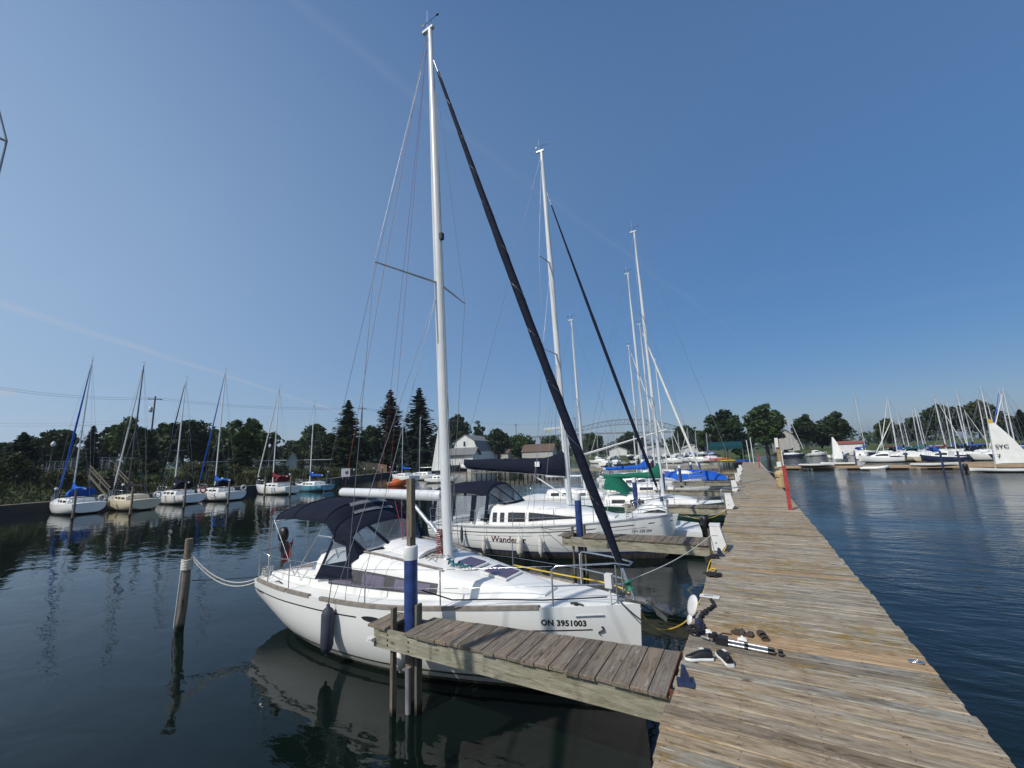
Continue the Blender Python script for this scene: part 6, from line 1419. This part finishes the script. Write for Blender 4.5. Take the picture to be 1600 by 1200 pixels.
# dock cleats: navy horned bollards
def bollard(label, x, y, rz=0.0):
    t = thing('dock_cleat', label, 'cleat', (x, y, DECK), rz, 'navy dock cleats'); MB().box((0, 0, .02), (.17, .13, .035)).build('base', 'navy_paint', t)
    b = MB(); b.prism([(-.05, -.04, .03), (.06, -.04, .03), (.045, -.04, .08), (.01, -.04, .17), (-.02, -.04, .18), (-.04, -.04, .09)], (0, .08, 0)); b.build('horn', 'navy_paint', t)
p = G(1060, 1076, DECK); bollard('navy dock cleat at the root of the nearest finger pier', -.87, 5.05, .2)
bollard('navy dock cleat half hidden by black rope beyond the shoes', -.86, 6.45, .8)
bollard('navy dock cleat beside the nearest pedestal', -.85, 11.0, .4)
# running shoes
def shoe(label, x, y, rz, tilt=0.0):
    t = thing('running_shoe', label, 'shoe', (x, y, DECK+.002), rz, 'pair of running shoes'); t.rotation_euler = (0, tilt, rz); t.scale = (1.08, 1.08, 1.08)
    prof = [(-.14, .036), (-.12, .044), (-.06, .040), (.0, .038), (.06, .047), (.11, .045), (.145, .028), (.155, .008)]; rows = []
    for x_, hw in prof: rows.append([Vector((x_, -hw, .0)), Vector((x_, -hw-.004, .016)), Vector((x_, -hw, .034)), Vector((x_, hw, .034)), Vector((x_, hw+.004, .016)), Vector((x_, hw, .0))])
    b = MB(); b.grid(rows, 0, True, close=True); b.add(rows[0], [tuple(range(6))]); b.add(rows[-1], [tuple(range(6))[::-1]]); b.build('sole', 'white_plastic', t)
    up = [(-.138, .030, .095), (-.12, .038, .11), (-.06, .036, .105), (-.01, .036, .100), (.04, .043, .080), (.09, .042, .062), (.13, .028, .052), (.148, .010, .042)]; rows = []
    for x_, hw, h in up: rows.append([Vector((x_, hw*math.cos(a)*1.0, .03+(h-.03)*math.sin(a)**.7 if 0 < a < math.pi else .03)) for a in [math.pi*i/8 for i in range(9)]])
    b = MB(); b.grid(rows, 0, True, flip=False); b.add(rows[0], [tuple(range(9))]); b.add(rows[-1], [tuple(range(9))[::-1]]); b.build('upper', 'black_plastic', t)
    b = MB(); b.lathe([(.0, .0), (.024, .001), (.030, .008)], (-.085, 0, .103), 12, rot=Matrix.Diagonal((1.5, .85, 1))); b.build('opening', 'rubber', t)
    b = MB()
    for i in range(4): b.tube([(-.02+.026*i, -.025, .098-.008*i), (-.008+.026*i, 0, .108-.009*i), (-.02+.026*i+.02, .025, .096-.008*i)], .0035, 4)
    b.build('lace', 'rope_dark', t); MB().box((-.03, 0, .118), (.05, .03, .006), rz=.2).build('tongue_label', 'white_plastic', t)
p = G(1093, 1032, DECK); shoe('left black running shoe with white sole lying on the dock', p.x, p.y, R_(205)); p = G(1132, 1033, DECK); shoe('right black running shoe with white sole beside the folded tripod', p.x, p.y, R_(118))
def sandal(label, x, y, rz):
    t = thing('sandal', label, 'sandal', (x, y, DECK+.002), rz, 'pair of brown sandals'); prof = [(-.13, .030), (-.10, .038), (-.03, .034), (.04, .044), (.09, .046), (.125, .03), (.135, .01)]
    b = MB(); P = [(x_, -hw, 0) for x_, hw in prof]+[(x_, hw, 0) for x_, hw in prof[::-1]]; b.prism(P, (0, 0, .028)); b.build('footbed', 'cork', t)
    for x0, h in ((.06, .035), (.0, .042), (-.10, .035)):
        rows = [[Vector((x0+dx, .045*math.cos(a), .02+h*math.sin(a))) for a in [math.pi*i/8 for i in range(9)]] for dx in (-.027, .027)]; MB().slab(rows, .004).build('strap', 'bark', t)
    MB().box((.0, -.038, .06), (.02, .012, .02)).build('buckle', 'steel', t)
p = G(1160, 992, DECK); sandal('left brown strapped sandal lying sideways on the dock', p.x, p.y, R_(175)); p = G(1192, 996, DECK); sandal('right brown strapped sandal pointing to the camera', p.x, p.y, R_(105))
# folded tripod
a, c = G(1122, 1006, DECK), G(1222, 1026, DECK); rz = math.atan2(c.y-a.y, c.x-a.x); L = (c-a).length
t = thing('folded_tripod', 'folded silver and black tripod lying beside the shoes', 'tripod', (a.x, a.y, DECK), rz)
for yy, z in ((-.028, .03), (.03, .03), (.0, .065)):
    lg = MB().tube([(.10, yy, z), (L*.82, yy, z)], .013, 8).build('leg', 'spar_silver', t); MB().tube([(L*.80, yy, z), (L*.90, yy, z)], .017, 8).build('leg_lock', 'black_plastic', lg); MB().lathe([(.012, 0), (.018, .03), (.015, .05)], (L*.95, yy, z), 8, rot=Matrix.Rotation(R_(90), 3, 'Y')).build('rubber_foot', 'rubber', lg); MB().tube([(L*.44, yy, z), (L*.50, yy, z)], .018, 8).build('leg_lock', 'black_plastic', lg)
b = MB(); b.box((.05, 0, .05), (.14, .10, .09)); b.lathe([(.03, -.04), (.04, 0), (.03, .05)], (-.03, .02, .07), 10); b.box((-.06, -.02, .09), (.08, .05, .04)); b.tube([(0, .03, .08), (.05, .10, .10), (.16, .11, .10)], .008, 6); b.build('head', 'black_plastic', t)
b = MB(); b.tube([(-.10, .02, .03), (-.16, .03, .035), (-.2, .07, .02)], .018, 6); b.build('crank', 'galv', t)
# crumpled white rags beside the tripod
for (px, py, s, lab) in ((1107, 990, .045, 'crumpled white rag beside the black rope end'), (1160, 1001, .045, 'crumpled white rag behind the folded tripod')):
    p = G(px, py, DECK); b = MB(); r = random.Random(px); rows = []
    for i in range(7): rows.append([Vector((s*1.3*(i/3-1)+r.uniform(-.01, .01), s*(j/3-1)+r.uniform(-.01, .01), .006+.05*max(0, 1-((i-3)/3.2)**2)*max(0, 1-((j-3)/3.2)**2)*r.uniform(.4, 1.3))) for j in range(7)])
    b.slab(rows, .004); tag(b.build('rag', 'sail_white', loc=(p.x, p.y, DECK+.004)), lab, 'rag', 'white rags on the dock')
# black rope heaps, white round float, notice plate at the dock edge
def heap(label, p, s, mat, seed, n=60, r_=.014):
    r = random.Random(seed); pts = []
    for i in range(n): a = i*.75+r.uniform(-.3, .3); q = s*r.uniform(.35, 1); pts.append((p[0]+q*math.cos(a), p[1]+q*math.sin(a)*.9, p[2]+.012+.09*r.random()*(1-q/s*.6)))
    b = MB(); b.tube(pts, r_, 5); return tag(b.build('rope_heap', mat), label, 'rope', 'black rope heaps')
p = G(1114, 900, DECK); heap('black rope heap at the dock edge below the yellow cable', p, .17, 'rope_dark', 1); p = G(1086, 993, DECK); heap('black strap heap over the second navy cleat', (p.x, p.y, p.z+.05), .11, 'rope_dark', 2, 40); p = G(1116, 872, DECK); heap('black rope heap at the foot of the nearest pedestal', p, .12, 'rope_dark', 3, 40)
b = MB(); r = random.Random(4); pts = [G(1112, 940, DECK), G(1116, 948, DECK), G(1108, 955, DECK), G(1098, 962, DECK), G(1094, 972, DECK), G(1100, 982, DECK), G(1098, 990, DECK)]; pts2 = []
for i in range(60): q = i/59*(len(pts)-1); k = min(int(q), len(pts)-2); pts2.append(pts[k].lerp(pts[k+1], q-k)+Vector((r.uniform(-.02, .02), r.uniform(-.03, .03), .03+.02*math.sin(i*1.3))))
b.tube(pts2, .022, 6); tag(b.build('chain_rope', 'rope_dark'), 'thick black rope snaking from the notice plate to the navy cleat', 'rope')
p = G(1109, 933, DECK); t = thing('notice_plate', 'small white printed plate lying at the dock edge', 'plate', (p.x, p.y, DECK+.012), R_(-4)); MB().box((0, 0, 0), (.30, .13, .012)).build('plate', 'white_plastic', t); MB().box((-.02, .0, .008), (.14, .05, .003), rz=.1).build('print', 'foil_label', t)
p = AY(1090, 942, 7.35); t = thing('dock_float', 'white round dinghy float hanging over the dock edge', 'float', (-1.1, 7.75, 1.16), 0); t.rotation_euler = (R_(70), 0, R_(-62)); MB().lathe([(.0, .03), (.10, .03), (.16, .015), (.17, 0), (.16, -.02), (0, -.03)], n=20).build('disc', 'white_plastic', t); MB().lathe([(.0, .025), (.07, .02), (.09, 0), (0, -.02)], (.02, -.22, 0), 16).build('disc', 'white_plastic', t)
# yellow shore power cable
pts = [Vector((-.72, 11.45, 1.40)), Vector((-.80, 11.1, 1.30)), Vector((-1.02, 10.6, 1.22)), Vector((-1.08, 10.1, 1.05)), Vector((-.98, 9.75, 1.24)), Vector((-.86, 9.7, 1.275)), Vector((-.95, 9.3, 1.24)), Vector((-1.10, 8.6, .95)), Vector((-1.28, 7.9, .82)), Vector((-1.55, 7.35, .86)), Vector((-1.72, 7.05, 1.1)), Vector((-1.85, 7.0, 1.40)), Vector((-2.3, 7.35, 1.46)), Vector((-3.4, 7.72, 1.42)), Vector((-4.6, 8.0, 1.42))]
sm = []
for i in range(len(pts)-1):
    p0, p1, p2, p3 = pts[max(i-1, 0)], pts[i], pts[i+1], pts[min(i+2, len(pts)-1)]
    for k in range(6):
        t_ = k/6; sm.append(.5*((2*p1)+(p2-p0)*t_+(2*p0-5*p1+4*p2-p3)*t_*t_+(3*p1-p0-3*p2+p3)*t_**3))
sm.append(pts[-1]); line('power_cable', 'yellow shore power cable from the nearest pedestal to the white sloop', sm, .014, 'cable_yellow', 'cable')
line('power_cable', 'yellow cable running from the second pedestal to the boat bow', rope_pts((-1.0, 18.9, 1.3), (-2.6, 18.0, 1.2), .3), .013, 'cable_yellow', 'cable')
line('mooring_line', 'black loop of rope hanging at the root of the nearest finger pier', [(-1.06, 5.9+.05*math.sin(i), 1.28-.05*i) for i in range(12)], .016, 'rope_dark')
# tender with an outboard by the bow of the named sloop
m = motorboat('small white tender with a dark outboard beside the named sloop bow', (-1.9, 17.4, 0), math.pi+.15, 3.6, group=None)
